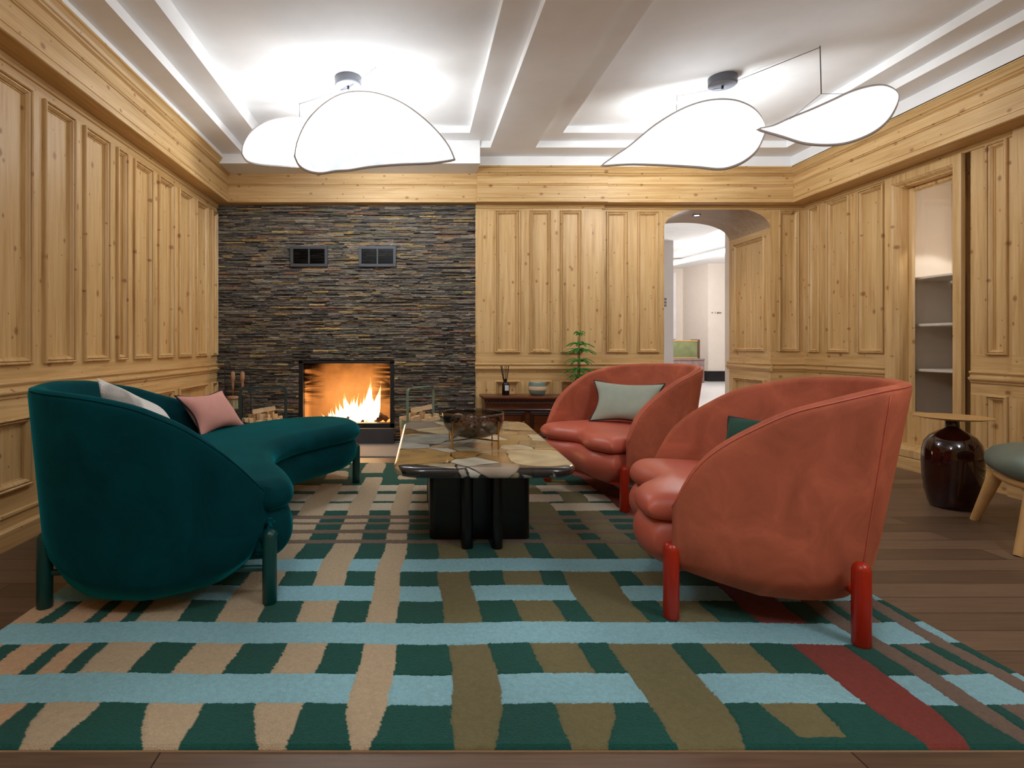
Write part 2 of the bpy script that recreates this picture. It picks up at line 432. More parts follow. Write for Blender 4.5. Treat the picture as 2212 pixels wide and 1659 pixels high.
def shell(path, ztop, zb, th, lean=.10, tuck=.17, tz=.28, zin=.28):
    """curved upholstered wall. path: plan points with outward normal on the right hand side"""
    N = len(path); mb = MB(); rings = []; top = []
    zl = [ztop(i/(N-1)) for i in range(N)]
    for _ in range(14): zl = [zl[0]]+[(zl[i-1]+2*zl[i]+zl[i+1])/4 for i in range(1, N-1)]+[zl[-1]]
    for i in range(N):
        a = path[max(0, i-1)]; b = path[min(N-1, i+1)]; d = (b-a).normalized(); nr = Vector((d.y, -d.x))
        zt = zl[i]; e = min(i, N-1-i); k = min(1, math.sqrt(max(.02, 1-(1-min(e, 4)/4)**2)))
        hth = th*k/2; zbb = zb(i/(N-1)) if callable(zb) else zb
        ln = lean(i/(N-1)) if callable(lean) else lean
        def off(z):
            q = ln*max(0, z-.20)
            if z < zbb+tz: q -= tuck*((zbb+tz-z)/tz)**2.2
            return q
        ring = []; K = 14
        for j in range(K+1):
            z = zbb+(zt-hth-zbb)*(j/K)**.8; q = off(z); ring.append((path[i].x+nr.x*q, path[i].y+nr.y*q, z))
        q0 = off(zt-hth)
        for j in range(1, 8):
            t = pi*j/8; q = q0-hth+hth*math.cos(t); ring.append((path[i].x+nr.x*q, path[i].y+nr.y*q, zt-hth+hth*math.sin(t)))
        for j in range(9):
            z = zt-hth+(min(zin, zt-hth-.05)-(zt-hth))*j/8; q = off(z)-2*hth if z > zbb+tz else off(z)-2*hth
            ring.append((path[i].x+nr.x*q, path[i].y+nr.y*q, z))
        q = off(zbb)-2*hth-.02; ring.append((path[i].x+nr.x*q, path[i].y+nr.y*q, zbb+.02))
        rings.append(ring); top.append(Vector((path[i].x+nr.x*(q0-hth*.15), path[i].y+nr.y*(q0-hth*.15), zt-hth*.35)))
    mb.grid(rings, True); c = len(rings[0]); k = len(mb.v)-N*c
    mb.f.append(tuple(range(k, k+c))); mb.f.append(tuple(range(k+(N-1)*c, k+N*c))[::-1])
    return mb, top

def leg(x, y, h, r): return MB().lathe([(r*.9, 0), (r, .004), (r, h-r), (r*.92, h-r*.62), (r*.7, h-r*.28), (r*.38, h-r*.07), (r*.05, h)], (x, y, 0), 20)

# panelled wall helpers; O origin, A horizontal axis, Nn outward normal
class Plane:
    def __init__(s, O, A, Nn): s.O = Vector(O); s.A = Vector(A); s.N = Vector(Nn)
    def p(s, a, z, n): return s.O+s.A*a+s.N*n+Vector((0, 0, z))
    def box(s, mb, a0, a1, z0, z1, n0, n1):
        v = [s.p(a, z, n) for n in (n0, n1) for z in (z0, z1) for a in (a0, a1)]
        mb.add(v, [(0,2,3,1), (4,5,7,6), (0,1,5,4), (2,6,7,3), (0,4,6,2), (1,3,7,5)])
    def quad(s, mb, a0, a1, z0, z1, n): mb.add([s.p(a0, z0, n), s.p(a1, z0, n), s.p(a1, z1, n), s.p(a0, z1, n)], [(0,1,2,3)])
    def frame(s, mb, a0, a1, z0, z1, prof):
        rings = []
        for i, n in prof:
            rings.append([s.p(a0+i, z0+i, n), s.p(a1-i, z0+i, n), s.p(a1-i, z1-i, n), s.p(a0+i, z1-i, n)])
        mb.grid(rings, True)
    def strip(s, mb, a0, a1, prof):
        """profile (n, z) swept along the wall"""
        mb.grid([[s.p(a0, z, n) for n, z in prof], [s.p(a1, z, n) for n, z in prof]])
        for a in (a0, a1): k = len(mb.v); mb.v += [tuple(s.p(a, z, n)) for n, z in prof]; mb.f.append(tuple(range(k, k+len(prof))))
PROF = [(-.004, 0), (-.004, .015), (0, .021), (.005, .022), (.009, .016), (.010, .005), (.014, .005), (.015, .013), (.020, .012), (.025, .004), (.030, -.003), (.031, -.012), (.036, -.012), (.037, -.018)]
def panelled(pl, a0, a1, ztop, rows, zfoot=0):
    """rows: (z0, z1, [(pa, pb), ...]) from bottom to top; returns (vertical-grain mesh, horizontal rails mesh)"""
    v = MB(); h = MB(); zc = zfoot
    pl.quad(v, a0, a1, zfoot, ztop, -.018)
    for z0, z1, ps in rows:
        pl.box(h, a0, a1, zc, z0, -.03, 0)
        e = a0
        for pa, pb in ps:
            if pa > e: pl.box(v, e, pa, z0, z1, -.03, 0)
            pl.frame(v, pa, pb, z0, z1, PROF); e = pb
        if e < a1: pl.box(v, e, a1, z0, z1, -.03, 0)
        zc = z1
    pl.box(h, a0, a1, zc, ztop, -.03, 0)
    return v, h
RAIL = [(0, .735), (.010, .738), (.012, .750), (.022, .758), (.026, .766), (.026, .774), (.014, .779), (.010, .79), (.010, .800), (.018, .803), (.022, .812), (.018, .820), (0, .822)]
BASE = [(0, 0), (.034, 0), (.034, .09), (.028, .096), (.012, .10), (.010, .150), (.018, .155), (.018, .168), (0, .172)]
def crownprof(ex=0, top=2.785):
    P = [(0, 2.398), (.010, 2.400), (.016, 2.412), (.010, 2.418), (.018, 2.424), (.020, 2.435), (.145+ex, 2.435), (.152+ex, 2.439), (.152+ex, 2.470), (.145+ex, 2.472), (.145+ex, 2.477),
         (.150+ex, 2.479), (.150+ex, 2.598), (.158+ex, 2.602), (.158+ex, 2.608), (.150+ex, 2.612), (.158+ex, 2.617), (.158+ex, 2.630), (.148+ex, 2.634), (.150+ex, 2.692)]
    if top > 2.75: P += [(.156+ex, 2.696), (.150+ex, 2.701), (.162+ex, 2.707), (.166+ex, 2.714), (.158+ex, 2.719), (.170+ex, 2.726), (.178+ex, 2.742), (.192+ex, 2.758), (.190+ex, 2.764), (.200+ex, 2.769), (.200+ex, 2.783), (0, 2.785)]
    else: P += [(.150+ex, top), (0, top)]
    return P

# ------------------------------------------------------------------ room shell
XL, XR, YB, YF = -2.03, 3.99, 5.71, -2.2
struct(MB().box(XL-.1, XR+1.2, YF-.1, 6.46, -.1, 0).build('floor', 'floor', smooth=False))
# left wall
plL = Plane((XL, 0, 0), (0, 1, 0), (1, 0, 0))
up = [(-1.4,-1.1), (-1.0,-.62), (-.5,-.12), (0,.37), (.47,.84), (.94,1.31), (1.41,1.78), (1.88,2.20), (2.30,2.42), (2.54, 2.921), (3.024, 3.291), (3.388, 3.661), (3.758, 3.885), (3.987, 4.259), (4.363, 4.637), (4.739, 5.012), (5.112, 5.377), (5.50, 5.64)]
lo = [(-1.4,-1.1), (-1.0,-.12), (0,.84), (.94,1.78), (1.88,2.42), (2.54, 2.921), (3.024, 3.661), (3.758, 3.885), (3.987, 4.637), (4.739, 5.377), (5.50, 5.64)]
v, h = panelled(plL, YF, YB, 2.45, [(.279, .632, lo), (.907, 2.342, up)])
wl = struct(v.build('wall_left', 'pine_v', smooth=False)); struct(h.build('wall_left_rails', 'pine_y', parent=wl, smooth=False))
mb = MB(); plL.strip(mb, YF, YB, RAIL); struct(mb.build('trim_1', 'pine_y', smooth=False))
mb = MB(); plL.strip(mb, YF, YB, BASE); struct(mb.build('baseboard_left', 'pine_y', smooth=False))
mb = MB(); plL.strip(mb, YF, YB, crownprof()); struct(mb.build('trim_2', 'pine_y', smooth=False))
# right wall with glazed niche
plR = Plane((XR, 0, 0), (0, 1, 0), (-1, 0, 0))
GA, GB = 4.037, 4.694     # opening incl. casing
upR = [(4.737, 5.005), (5.115, 5.386), (5.492, 5.63)]
v1, h1 = panelled(plR, 4.694, YB, 2.45, [(.279, .632, upR), (.94, 2.385, upR)])
upN = [(3.746, 3.877)]
v2, h2 = panelled(plR, 3.69, 3.998, 2.45, [(.279, .652, upN), (.94, 2.40, upN)])
plR2 = Plane((XR-.03, 0, 0), (0, 1, 0), (-1, 0, 0))
upF = [(-1.4,-1.0), (-.85,-.4), (-.25,.2), (.35,.8), (.95,1.4), (1.55,2.0), (2.15,2.6), (2.75,3.2), (3.3, 3.6)]
v3, h3 = panelled(plR2, YF, 3.69, 2.45, [(.279, .652, upF), (.94, 2.40, upF)])
for a in (v2, v3): v1.add(a.v, a.f)
for a in (h2, h3): h1.add(a.v, a.f)
plR.box(h1, 3.998, 4.694, 2.405, 2.45, -.03, 0)
wr = struct(v1.build('wall_right', 'pine_v', smooth=False)); struct(h1.build('wall_right_rails', 'pine_y', parent=wr, smooth=False))
mb = MB(); plR.strip(mb, 4.694, YB, RAIL); plR.strip(mb, 3.69, 3.992, RAIL); plR2.strip(mb, YF, 3.69, RAIL); struct(mb.build('trim_3', 'pine_y', smooth=False))
mb = MB(); plR.strip(mb, 3.69, YB, BASE); plR2.strip(mb, YF, 3.69, BASE); struct(mb.build('baseboard_right', 'pine_y', smooth=False))
mb = MB(); plR.strip(mb, YF, YB, crownprof(.065)); struct(mb.build('trim_4', 'pine_y', smooth=False))
# glazed niche: casing, sash, pane, white interior, shelves
mb = MB()
cas = [(0, 0), (0, .030), (.008, .034), (.06, .034), (.064, .028), (.074, .020), (.090, -.010), (.095, -.010), (.100, -.03), (.100, -.10)]
plR.frame(mb, 4.037, 4.694, .10, 2.402, [(i*1.0, n) for i, n in cas])
win = struct(mb.build('window_1', 'pine_v', smooth=False))
mb = MB()
plR.frame(mb, 4.137, 4.594, .20, 2.302, [(0, -.085), (.028, -.085), (.034, -.095), (.040, -.10)])
plR.box(mb, 4.137, 4.594, .18, .46, -.14, -.07)
struct(mb.build('sash', 'pine_v', parent=win, smooth=False))
mb = MB(); plR.box(mb, 4.16, 4.57, .46, 2.28, -.108, -.102); struct(mb.build('pane', 'pane', parent=win, smooth=False))
mb = MB()
for q in ((4.05, 4.07, .2, 2.36, -.5, -.11), (4.66, 4.68, .2, 2.36, -.5, -.11), (4.05, 4.68, .18, .2, -.5, -.11), (4.05, 4.68, 2.36, 2.38, -.5, -.11), (4.05, 4.68, .18, 2.38, -.52, -.5)): plR.box(mb, *q)
struct(mb.build('cabinet_lining', 'cabinet', parent=win, smooth=False))
mb = MB(); plR.box(mb, 3.94, 4.17, 0, 2.46, -.13, -.112); struct(mb.build('niche_side', 'pine_v', parent=win, smooth=False)); mb = MB(); plR.box(mb, 4.62, 4.75, 0, 2.46, -.16, -.105); plR.box(mb, 3.96, 4.75, 2.31, 2.50, -.16, -.105); struct(mb.build('niche_side', 'pine_v', parent=win, smooth=False))
for z in (.80, 1.168, 1.555):
    mb = MB(); plR.box(mb, 4.07, 4.66, z-.012, z+.012, -.49, -.135); struct(mb.build('shelf', 'cabinet', parent=win, bevel=.008))
# back wall, stone part set out separately
plB = Plane((0, YB, 0), (1, 0, 0), (0, -1, 0)); plC = Plane((0, 5.66, 0), (1, 0, 0), (0, -1, 0))
XS0, XS1, XC1 = XL, .608, 1.893
AX0, AX1, AYB = 2.549, 3.64, 6.46
cp = [(.806, 1.052), (1.165, 1.373), (1.472, 1.684)]
v, h = panelled(plC, XS1, XC1, 2.45, [(.28, .64, cp), (.934, 2.377, cp)])
rp = [(1.957, 2.172), (2.275, 2.491)]
v2, h2 = panelled(plB, XC1, AX0, 2.45, [(.28, .64, rp), (.934, 2.377, rp)])
ap = [(3.726, 3.921)]
v3, h3 = panelled(plB, AX1, XR, 2.45, [(.28, .64, ap), (.945, 2.385, ap)])
for a in (v2, v3): v.add(a.v, a.f)
for a in (h2, h3): h.add(a.v, a.f)
plC.box(v, XS1-.004, XS1+.004, 0, 2.45, -.05, .004)
wb = struct(v.build('wall_back', 'pine_vb', smooth=False)); struct(h.build('wall_back_rails', 'pine_x', parent=wb, smooth=False))
# arch: spandrel, intrados, jambs
def arch(k):   # k 0..1 -> x, z
    x = AX0+(AX1-AX0)*k; u = abs(2*k-1); return x, 2.215+.215*max(0, 1-u**2.3)**(1/2.0)
NA = 40; mb = MB(); ks = [.5*(1-math.cos(pi*i/NA)) for i in range(NA+1)]
fr = [arch(k) for k in ks]
mb.grid([[(x, YB, z) for x, z in fr], [(x, YB, 2.45) for x, z in fr]])
struct(mb.build('arch_spandrel', 'pine_x', parent=wb, smooth=False))
mb = MB(); mb.grid([[(x, YB+.001, z) for x, z in fr], [(x, AYB, z) for x, z in fr]])
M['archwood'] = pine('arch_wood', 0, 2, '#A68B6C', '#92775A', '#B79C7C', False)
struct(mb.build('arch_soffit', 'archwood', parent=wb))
plJ = Plane((AX1, 0, 0), (0, 1, 0), (-1, 0, 0)); v, h = panelled(plJ, YB+.031, AYB, 2.25, [(.28, .64, [(5.80, 6.36)]), (.945, 2.15, [(5.80, 6.36)])])
struct(v.build('jamb_right', 'pine_v', parent=wb, smooth=False)); plJ.strip(h, YB-.03, AYB+.03, RAIL); struct(h.build('jamb_right_rail', 'pine_y', parent=wb, smooth=False))
plJ2 = Plane((AX0, 0, 0), (0, 1, 0), (1, 0, 0)); v, h = panelled(plJ2, YB+.031, AYB, 2.25, [(.28, .64, [(5.80, 6.36)]), (.945, 2.15, [(5.80, 6.36)])])
struct(v.build('jamb_left', 'pine_v', parent=wb, smooth=False)); struct(h.build('jamb_left_rail', 'pine_y', parent=wb, smooth=False))
mb = MB(); plC.strip(mb, XS1-.01, XC1+.03, RAIL); plB.strip(mb, XC1, AX0-.0, RAIL); plB.strip(mb, AX1, XR, RAIL); struct(mb.build('trim_5', 'pine_x', smooth=False))
mb = MB(); plC.strip(mb, XS1, XC1+.02, BASE); plB.strip(mb, XC1, AX0, BASE); plB.strip(mb, AX1, XR, BASE); struct(mb.build('baseboard_back', 'pine_x', smooth=False))
mb = MB(); plB.strip(mb, XL, XS1, [(n, z-.0008) for n, z in crownprof(0, 2.735)]); struct(mb.build('trim_6', 'pine_x', smooth=False))
mb = MB(); plC.strip(mb, XS1, XC1+.02, crownprof(-.03, 2.775)); struct(mb.build('trim_7', 'pine_x', smooth=False))
mb = MB(); plB.strip(mb, XC1, XR, [(n, z-.0008) for n, z in crownprof()]); struct(mb.build('trim_8', 'pine_x', smooth=False))
# room front wall behind the camera
plF = Plane((0, YF, 0), (1, 0, 0), (0, 1, 0)); v, h = panelled(plF, XL, XR, 2.9, [(.28, .64, []), (.93, 2.38, [(-1.8+.5*i, -1.4+.5*i) for i in range(11)])]); v.add(h.v, h.f)
struct(v.build('wall_front', 'pine_v', smooth=False))
# white ceiling with stepped coffers
def ceil_h(x, y):
    if y > 5.25 and x < .604: return 2.724      # boxed bulkhead above the fireplace
    if x < -1.832: return 2.784
    if x > 3.725 or y > 5.512: return 2.776
    if -1.426 < x < .489 and -1.2 < y < 5.066: return 3.006
    if 1.338 < x < 3.30 and -1.2 < y < 5.066: return 3.006
    if -1.635 < x < .704 and -1.4 < y < 5.266: return 2.885 if x < -1.426 else 2.943
    if 1.132 < x < 3.51 and -1.4 < y < 5.266: return 2.943
    return 2.815 if x < -1.635 else 2.88
gx = [XL-.05, -1.832, -1.635, -1.426, .489, .604, .704, 1.132, 1.338, 3.30, 3.51, 3.725, XR+.05]
gy = [YF-.05, -1.4, -1.2, 5.066, 5.25, 5.266, 5.512, YB+.05]
mb = MB(); hh_ = [[ceil_h((gx[i]+gx[i+1])/2, (gy[j]+gy[j+1])/2) for j in range(len(gy)-1)] for i in range(len(gx)-1)]
for i in range(len(gx)-1):
    for j in range(len(gy)-1):
        x0, x1, y0, y1, z = gx[i], gx[i+1], gy[j], gy[j+1], hh_[i][j]
        mb.add([(x0, y0, z), (x1, y0, z), (x1, y1, z), (x0, y1, z)], [(0, 1, 2, 3)])
        if i+2 < len(gx) and hh_[i+1][j] != z: w = hh_[i+1][j]; mb.add([(x1, y0, z), (x1, y1, z), (x1, y1, w), (x1, y0, w)], [(0, 1, 2, 3)])
        if j+2 < len(gy) and hh_[i][j+1] != z: w = hh_[i][j+1]; mb.add([(x0, y1, z), (x1, y1, z), (x1, y1, w), (x0, y1, w)], [(0, 1, 2, 3)])
struct(mb.build('ceiling', 'plaster', smooth=False, weld=1e-5))

# ------------------------------------------------------------------ stacked slate chimney wall
FX0, FX1, FZ1 = -1.198, -.222, .842; PZ0 = .165
verts = []; faces = []; cols = []
PAL = [('#504C4A', 5), ('#5E5955', 4), ('#6A625A', 4), ('#3E3C3D', 3), ('#6E6556', 3), ('#7C6A50', 1.6), ('#8C7648', .55), ('#755648', .9), ('#5C5E54', 2), ('#7A7268', 2), ('#A08C5C', .3)]
pw = np.array([w for _, w in PAL]); pw /= pw.sum(); pc = [srgb(c) for c, _ in PAL]
def stone(x0, x1, z0, z1, y):
    k = len(verts); j = lambda s: random.uniform(-s, s); dl, dr = j(.004), j(.004)
    n = max(2, int((x1-x0)/.03)); xs = [x0+(x1-x0)*i/n for i in range(n+1)]
    c = pc[rng.choice(len(pc), p=pw)]; g = random.uniform(.95, 1.8)
    for i, x in enumerate(xs):
        a = z1+j(.0016); b = z0+j(.0016); yy = y+j(.0035)
        verts.extend([(x, YB+.02, b), (x, yy+j(.003), b+.0012), (x, yy-.002, (a+b)/2), (x, yy+j(.003), a-.0012), (x, YB+.02, a)])
    for i in range(n):
        q = k+i*5
        for r in range(4): faces.append((q+r, q+5+r, q+6+r, q+1+r))
    faces.append(tuple(k+r for r in range(5))); faces.append(tuple(k+n*5+r for r in range(5))[::-1])
    for i in range(len(xs)*5): cols.append((c[0]*g*1.10, c[1]*g*1.04, c[2]*g*.94))
z = 0.0; blk = 0
while z < 2.44:
    h = random.choice([.008, .011, .013, .015, .018, .020]); x = XS0+random.uniform(-.2, 0); z1 = min(z+h, 2.445)
    while x < XS1:
        l = random.choice([.06, .09, .12, .16, .20, .26]); x1 = min(x+l, XS1-.004); xa = max(x, XS0)
        if x1-xa > .01:
            segs = [(xa, x1)]
            if z < FZ1 and z1 > 0:      # leave the firebox opening free
                segs = []
                if xa < FX0: segs.append((xa, min(x1, FX0+random.uniform(-.004, .004))))
                if x1 > FX1: segs.append((max(xa, FX1+random.uniform(-.004, .004)), x1))
            for s0, s1 in segs:
                if s1-s0 > .008: stone(s0, s1, z, z1, 5.672-random.choice([0, .004, .008, .011, .016, .021, .026]))
        x += l
    z = z1
me = bpy.data.meshes.new('wall_fireplace'); me.from_pydata(verts, [], faces); me.materials.append(M['slate'])
ca = me.color_attributes.new('Col', 'FLOAT_COLOR', 'POINT'); ca.data.foreach_set('color', np.hstack([np.array(cols), np.ones((len(cols), 1))]).ravel())
bm = bmesh.new(); bm.from_mesh(me); bmesh.ops.recalc_face_normals(bm, faces=bm.faces); bm.to_mesh(me); bm.free()
ws = bpy.data.objects.new('wall_fireplace', me); COL.objects.link(ws); struct(ws)
mb = MB(); mb.box(XL-.05, FX0-.004, 5.69, 5.80, 0, 2.5); mb.box(FX1+.004, XS1, 5.69, 5.80, 0, 2.5); mb.box(FX0-.01, FX1+.01, 5.69, 5.80, FZ1+.003, 2.5)
struct(mb.build('backing', 'black', parent=ws, smooth=False))

# vents
for k, (x0, x1) in enumerate([(627.6, 708), (775, 855.6)]):
    X0, X1 = [(x-899)*5.64/1200 for x in (x0, x1)]; zc = 1+(747-554.3)*5.64/1200; hh = .105; xc = (X0+X1)/2; hw = (X1-X0)/2
    r = thing('vent_grille', (xc, 5.635, zc), ['charcoal metal vent grille on the slate wall, left of the pair', 'charcoal metal vent grille on the slate wall, right of the pair'][k], 'vent')
    mb = MB(); fw = .03
    mb.box(-hw, hw, -.012, .03, hh-fw, hh); mb.box(-hw, hw, -.012, .03, -hh, -hh+fw); mb.box(-hw, -hw+fw, -.012, .03, -hh+fw, hh-fw); mb.box(hw-fw, hw, -.012, .03, -hh+fw, hh-fw); mb.box(-.008, .008, -.010, .03, -hh+fw, hh-fw)
    mb.build('frame', 'vent', r, smooth=False, bevel=.0015)
    MB().box(-hw+.01, hw-.01, .02, .03, -hh+.01, hh-.01).build('backing', 'blacklacq', r, smooth=False)
    mb = MB()
    for i in range(13):
        zz = -hh+fw+.006+i*.0115; mb.add([(-hw+fw, -.004, zz), (hw-fw, -.004, zz), (hw-fw, .012, zz+.009), (-hw+fw, .012, zz+.009), (-hw+fw, -.004, zz+.002), (hw-fw, -.004, zz+.002)], [(0,1,2,3), (0,1,5,4), (4,5,2,3)])
    mb.build('louvres', 'blacklacq', r, smooth=False)

# ------------------------------------------------------------------ fireplace insert
fr_ = thing('fireplace_insert', (-.71, 5.66, 0), 'black framed glass fireplace insert in the slate wall', 'fireplace')
def L(o): return o
mb = MB(); x0, x1 = FX0+.71, FX1+.71
mb.box(x0, x0+.045, .005, .10, PZ0, FZ1); mb.box(x1-.045, x1, .005, .10, PZ0, FZ1); mb.box(x0, x1, .005, .10, FZ1-.022, FZ1); mb.box(x0, x1, .005, .10, PZ0, PZ0+.045)
mb.build('door_frame', 'black', fr_, smooth=False, bevel=.003)
MB().box(x0+.04, x1-.04, .045, .049, PZ0+.04, FZ1-.02).build('door_glass', 'soot', fr_, smooth=False)['label'] = 'sooty glass door pane'
mb = MB()
mb.box(x0, x0+.02, .1, .62, PZ0, FZ1); mb.box(x1-.02, x1, .1, .62, PZ0, FZ1); mb.box(x0, x1, .60, .64, PZ0, FZ1); mb.box(x0, x1, .1, .62, PZ0-.02, PZ0+.02); mb.box(x0, x1, .1, .62, FZ1, FZ1+.02)
mb.build('firebox', 'fire_brick', fr_, smooth=False)
MB().box(.08, .16, .047-.05, .0, PZ0+.018, PZ0+.022).build('door_handle', 'brass', fr_, smooth=False)
struct(MB().box(FX0+.01, FX1-.002, 5.60, 5.70, .012, PZ0).build('trim_9', 'plinth', smooth=False, bevel=.003))
struct(MB().box(-1.5, .02, 4.98, 5.69, 0, .012).build('trim_10', 'hearth', smooth=False, bevel=.002))
logs = [((-.45, 5.90, .23), (-.72, 5.98, .24), .045), ((-.38, 5.86, .22), (-.55, 6.05, .25), .04), ((-.30, 5.88, .21), (-.46, 5.97, .30), .03), ((-.70, 5.85, .22), (-.90, 5.97, .22), .038)]
for k, (a, b, r_) in enumerate(logs):
    mb = MB(); A = Vector(a); Bv = Vector(b); pts = [A.lerp(Bv, i/6)+Vector((random.uniform(-.006, .006), random.uniform(-.006, .006), random.uniform(-.006, .006))) for i in range(7)]
    mb.tube(pts, [r_*random.uniform(.85, 1.1) for _ in pts], 10)
    tag(mb.build('burning_log', 'char'), 'charred log burning inside the fireplace', 'log', 'burning logs in the fireplace')
ember = emis('embers', (1, .25, .05), 2.2).m
mb = MB()
for i in range(60):
    a = random.uniform(-.66, -.27); mb.sphere((a, random.uniform(5.82, 6.0), PZ0+.02+random.uniform(.0, .02)), random.uniform(.006, .016), 6, 4)
tag(mb.build('ember_bed', ember), 'glowing ember bed under the burning logs', 'embers', kind='stuff')
def flame(x, y, z, w, h, tilt=0, tw=0.0):
    mb = MB(); P = []
    for i in range(15):
        t_ = i/14; r_ = w*(math.sin(pi*min(1, t_*1.05+.10))**.8)*(1-t_)**.8*1.05+.0006
        cx = x+tilt*t_**1.5+tw*math.sin(t_*7+x*9); cy = y+.01*math.sin(5*t_+x*20)
        P.append([(cx+r_*math.cos(2*pi*k/14)*(1+.18*math.sin(3*k+5*t_)), cy+r_*.6*math.sin(2*pi*k/14), z+h*t_) for k in range(14)])
    mb.grid(P, True); return mb
fl = thing('fire', (0, 0, 0), 'bright orange and white fire burning behind the fireplace glass', 'fire')
FL = [(790, 0, .26, .022, .30, .02), (803, 0, .28, .020, .34, -.01), (770, 0, .24, .02, .26, .02), (746, 0, .24, .02, .24, -.02), (735, 0, .2, .02, .17, .02), (757, 0, .24, .022, .22, .02), (722, 0, .19, .02, .15, -.02), (712, 0, .19, .02, .14, .02), (799, 0, .2, .07, .22, 0), (765, 0, .2, .07, .2, 0), (735, 0, .18, .06, .13, 0), (797, 5.82, .24, .052, .42, .01), (813, .0, .25, .045, .38, .05), (782, 0, .22, .05, .22, -.02), (765, 0, .24, .045, .24, .0), (752, 0, .24, .05, .26, -.04), (742, 0, .22, .045, .20, -.05), (808, 0, .22, .05, .26, .07), (728, 0, .20, .05, .13, .03), (716, 0, .19, .05, .11, -.03), (740, 0, .19, .06, .12, 0), (755, 0, .19, .06, .14, .01), (772, 0, .19, .05, .15, .0), (790, 0, .19, .045, .18, .01), (704, 0, .19, .03, .10, -.04), (804, 0, .26, .055, .22, 0), (730, 0, .2, .035, .19, -.02), (787, 0, .2, .03, .30, -.01)]
for i, (px, _, z_, w, h, tl) in enumerate(FL):
    yy = 5.84+.02*(i % 4); flame((px-899)*yy/1200, yy, z_, w, h, tl, .006).build('flame', 'flame', fl, smooth='all')

# ------------------------------------------------------------------ rug
G_ = srgb('#005348'); BL_ = srgb('#96CBD8'); BE = srgb('#C8B292'); PE = srgb('#D6AE88'); OL = srgb('#7C744E'); CR = srgb('#D6C8B0'); BR_ = srgb('#7D695B'); RD = srgb('#8A3A30')
RX0, RX1, RY0, RY1 = -1.45, 1.82, 1.367, 4.69
nx = 760; ny = 900
xs = np.linspace(RX0, RX1, nx); ty = np.linspace(0, 1, ny); ys = RY0+(RY1-RY0)*(ty**1.25)
X, Y = np.meshgrid(xs, ys)
def sn(a, s): return np.sin(a*s)
wx = .006*np.sin(Y*6.1+X*1.3)+.005*np.sin(Y*13.7+X*4)+.0014*np.sin(Y*61+X*5)+.0008*np.sin(Y*173)+.0009*np.sin(Y*331+X*40)
wy = .005*np.sin(X*4.3+Y)+.004*np.sin(X*9.1+1)+.0011*np.sin(X*47)+.0008*np.sin(X*151+Y*20)+.0008*np.sin(X*307)
U = X+wx; V = Y+wy
C = np.zeros((ny, nx, 3)); C[:] = G_; H = np.ones((ny, nx))*.014; idm = np.zeros((ny, nx), int)
def paint(mask, col, i, hgt=.014):
    C[mask] = col; H[mask] = hgt; idm[mask] = i
def colm(L0, R0, La=None, Ra=None, y0=-1, y1=9, drift=0, Ld=0, Rd=0):
    La = L0 if La is None else La; Ra = R0 if Ra is None else Ra
    t_ = np.clip((1.533-V)/.166, 0, 1)**1.6
    dr = drift*(V-1.8)/1.4*(V > 1.8)
    return (U > L0+(La-L0)*t_+dr) & (U < R0+(Ra-R0)*t_+dr) & (V > y0) & (V < y1)
rows_blue = {'b': (1.533, 1.671), 'd': (1.843, 1.983), 'f': (2.151, 2.286), 'h': (2.434, 2.575)}
def band(a, b, x0=-9, x1=9): return (V > a) & (V < b) & (U > x0) & (U < x1)
cols_ = {
 'C0': (colm(-1.46, -1.36), PE), 'C1': (colm(-1.30, -1.195), PE), 'C2': (colm(-1.144, -1.073), PE),
 'C3': (colm(-1.02, -.87, -.97, -.893, y1=4.0), BE), 'C4': (colm(-.735, -.581, -.671, -.586, y1=3.985, drift=.035), BE),
 'C5': (colm(-.437, -.306, -.389, -.32, y1=4.17, drift=.03), BE), 'C6': (colm(-.183, -.075, -.156, -.114, y1=3.97, drift=.035), BE),
 'C7': (colm(.10, .236, .102, .199, y1=3.9), OL), 'C8': (colm(.378, .537, .39, .478, y1=4.05), OL), 'C9': (colm(.635, .84, .648, .81, y1=3.95), OL),
 'C10': (colm(.94, 1.097, .97, 1.07, y0=1.395, y1=4.1), OL), 'C11': (colm(1.236, 1.405, 1.258, 1.35), RD),
 'C12': (colm(1.492, 1.562, 1.50, 1.55, y0=1.385), BR_), 'C13': (colm(1.60, 1.672), BR_), 'C14': (colm(1.722, 1.782), BR_)}
for i, (k, (m, c)) in enumerate(cols_.items()): paint(m, c, 10+i, .011 if c is OL else .014)
left_top = {'b': ['C6', 'C7', 'C9', 'C11', 'C12', 'C14'], 'd': ['C12', 'C14'], 'f': ['C4', 'C6', 'C7', 'C9', 'C12', 'C14', 'C11'], 'h': ['C3', 'C5', 'C6', 'C12', 'C14']}
keys = list(cols_)
for r, (a, b) in rows_blue.items():
    paint(band(a, b), BL_, 40)
    for k in left_top[r]: paint(cols_[k][0] & band(a-.02, b+.02), cols_[k][1], 10+keys.index(k), .011 if cols_[k][1] is OL else .014)
for a, b, over in ((3.333, 3.488, ['C3', 'C4', 'C5', 'C6', 'C7', 'C9', 'C11']), (3.529, 3.699, ['C3', 'C4', 'C5', 'C6', 'C8', 'C10', 'C11']), (3.774, 3.934, ['C3', 'C4', 'C5', 'C6', 'C7', 'C9', 'C11'])):
    paint(band(a, b, -1.40, 1.75), CR, 50)
    for k in over: paint(cols_[k][0] & band(a-.02, b+.02), cols_[k][1], 10+keys.index(k))
for a, b in ((2.778, 2.830), (2.927, 2.985), (3.073, 3.109), (3.170, 3.235)): paint(band(a, b, -1.36, 1.75), BR_, 60)
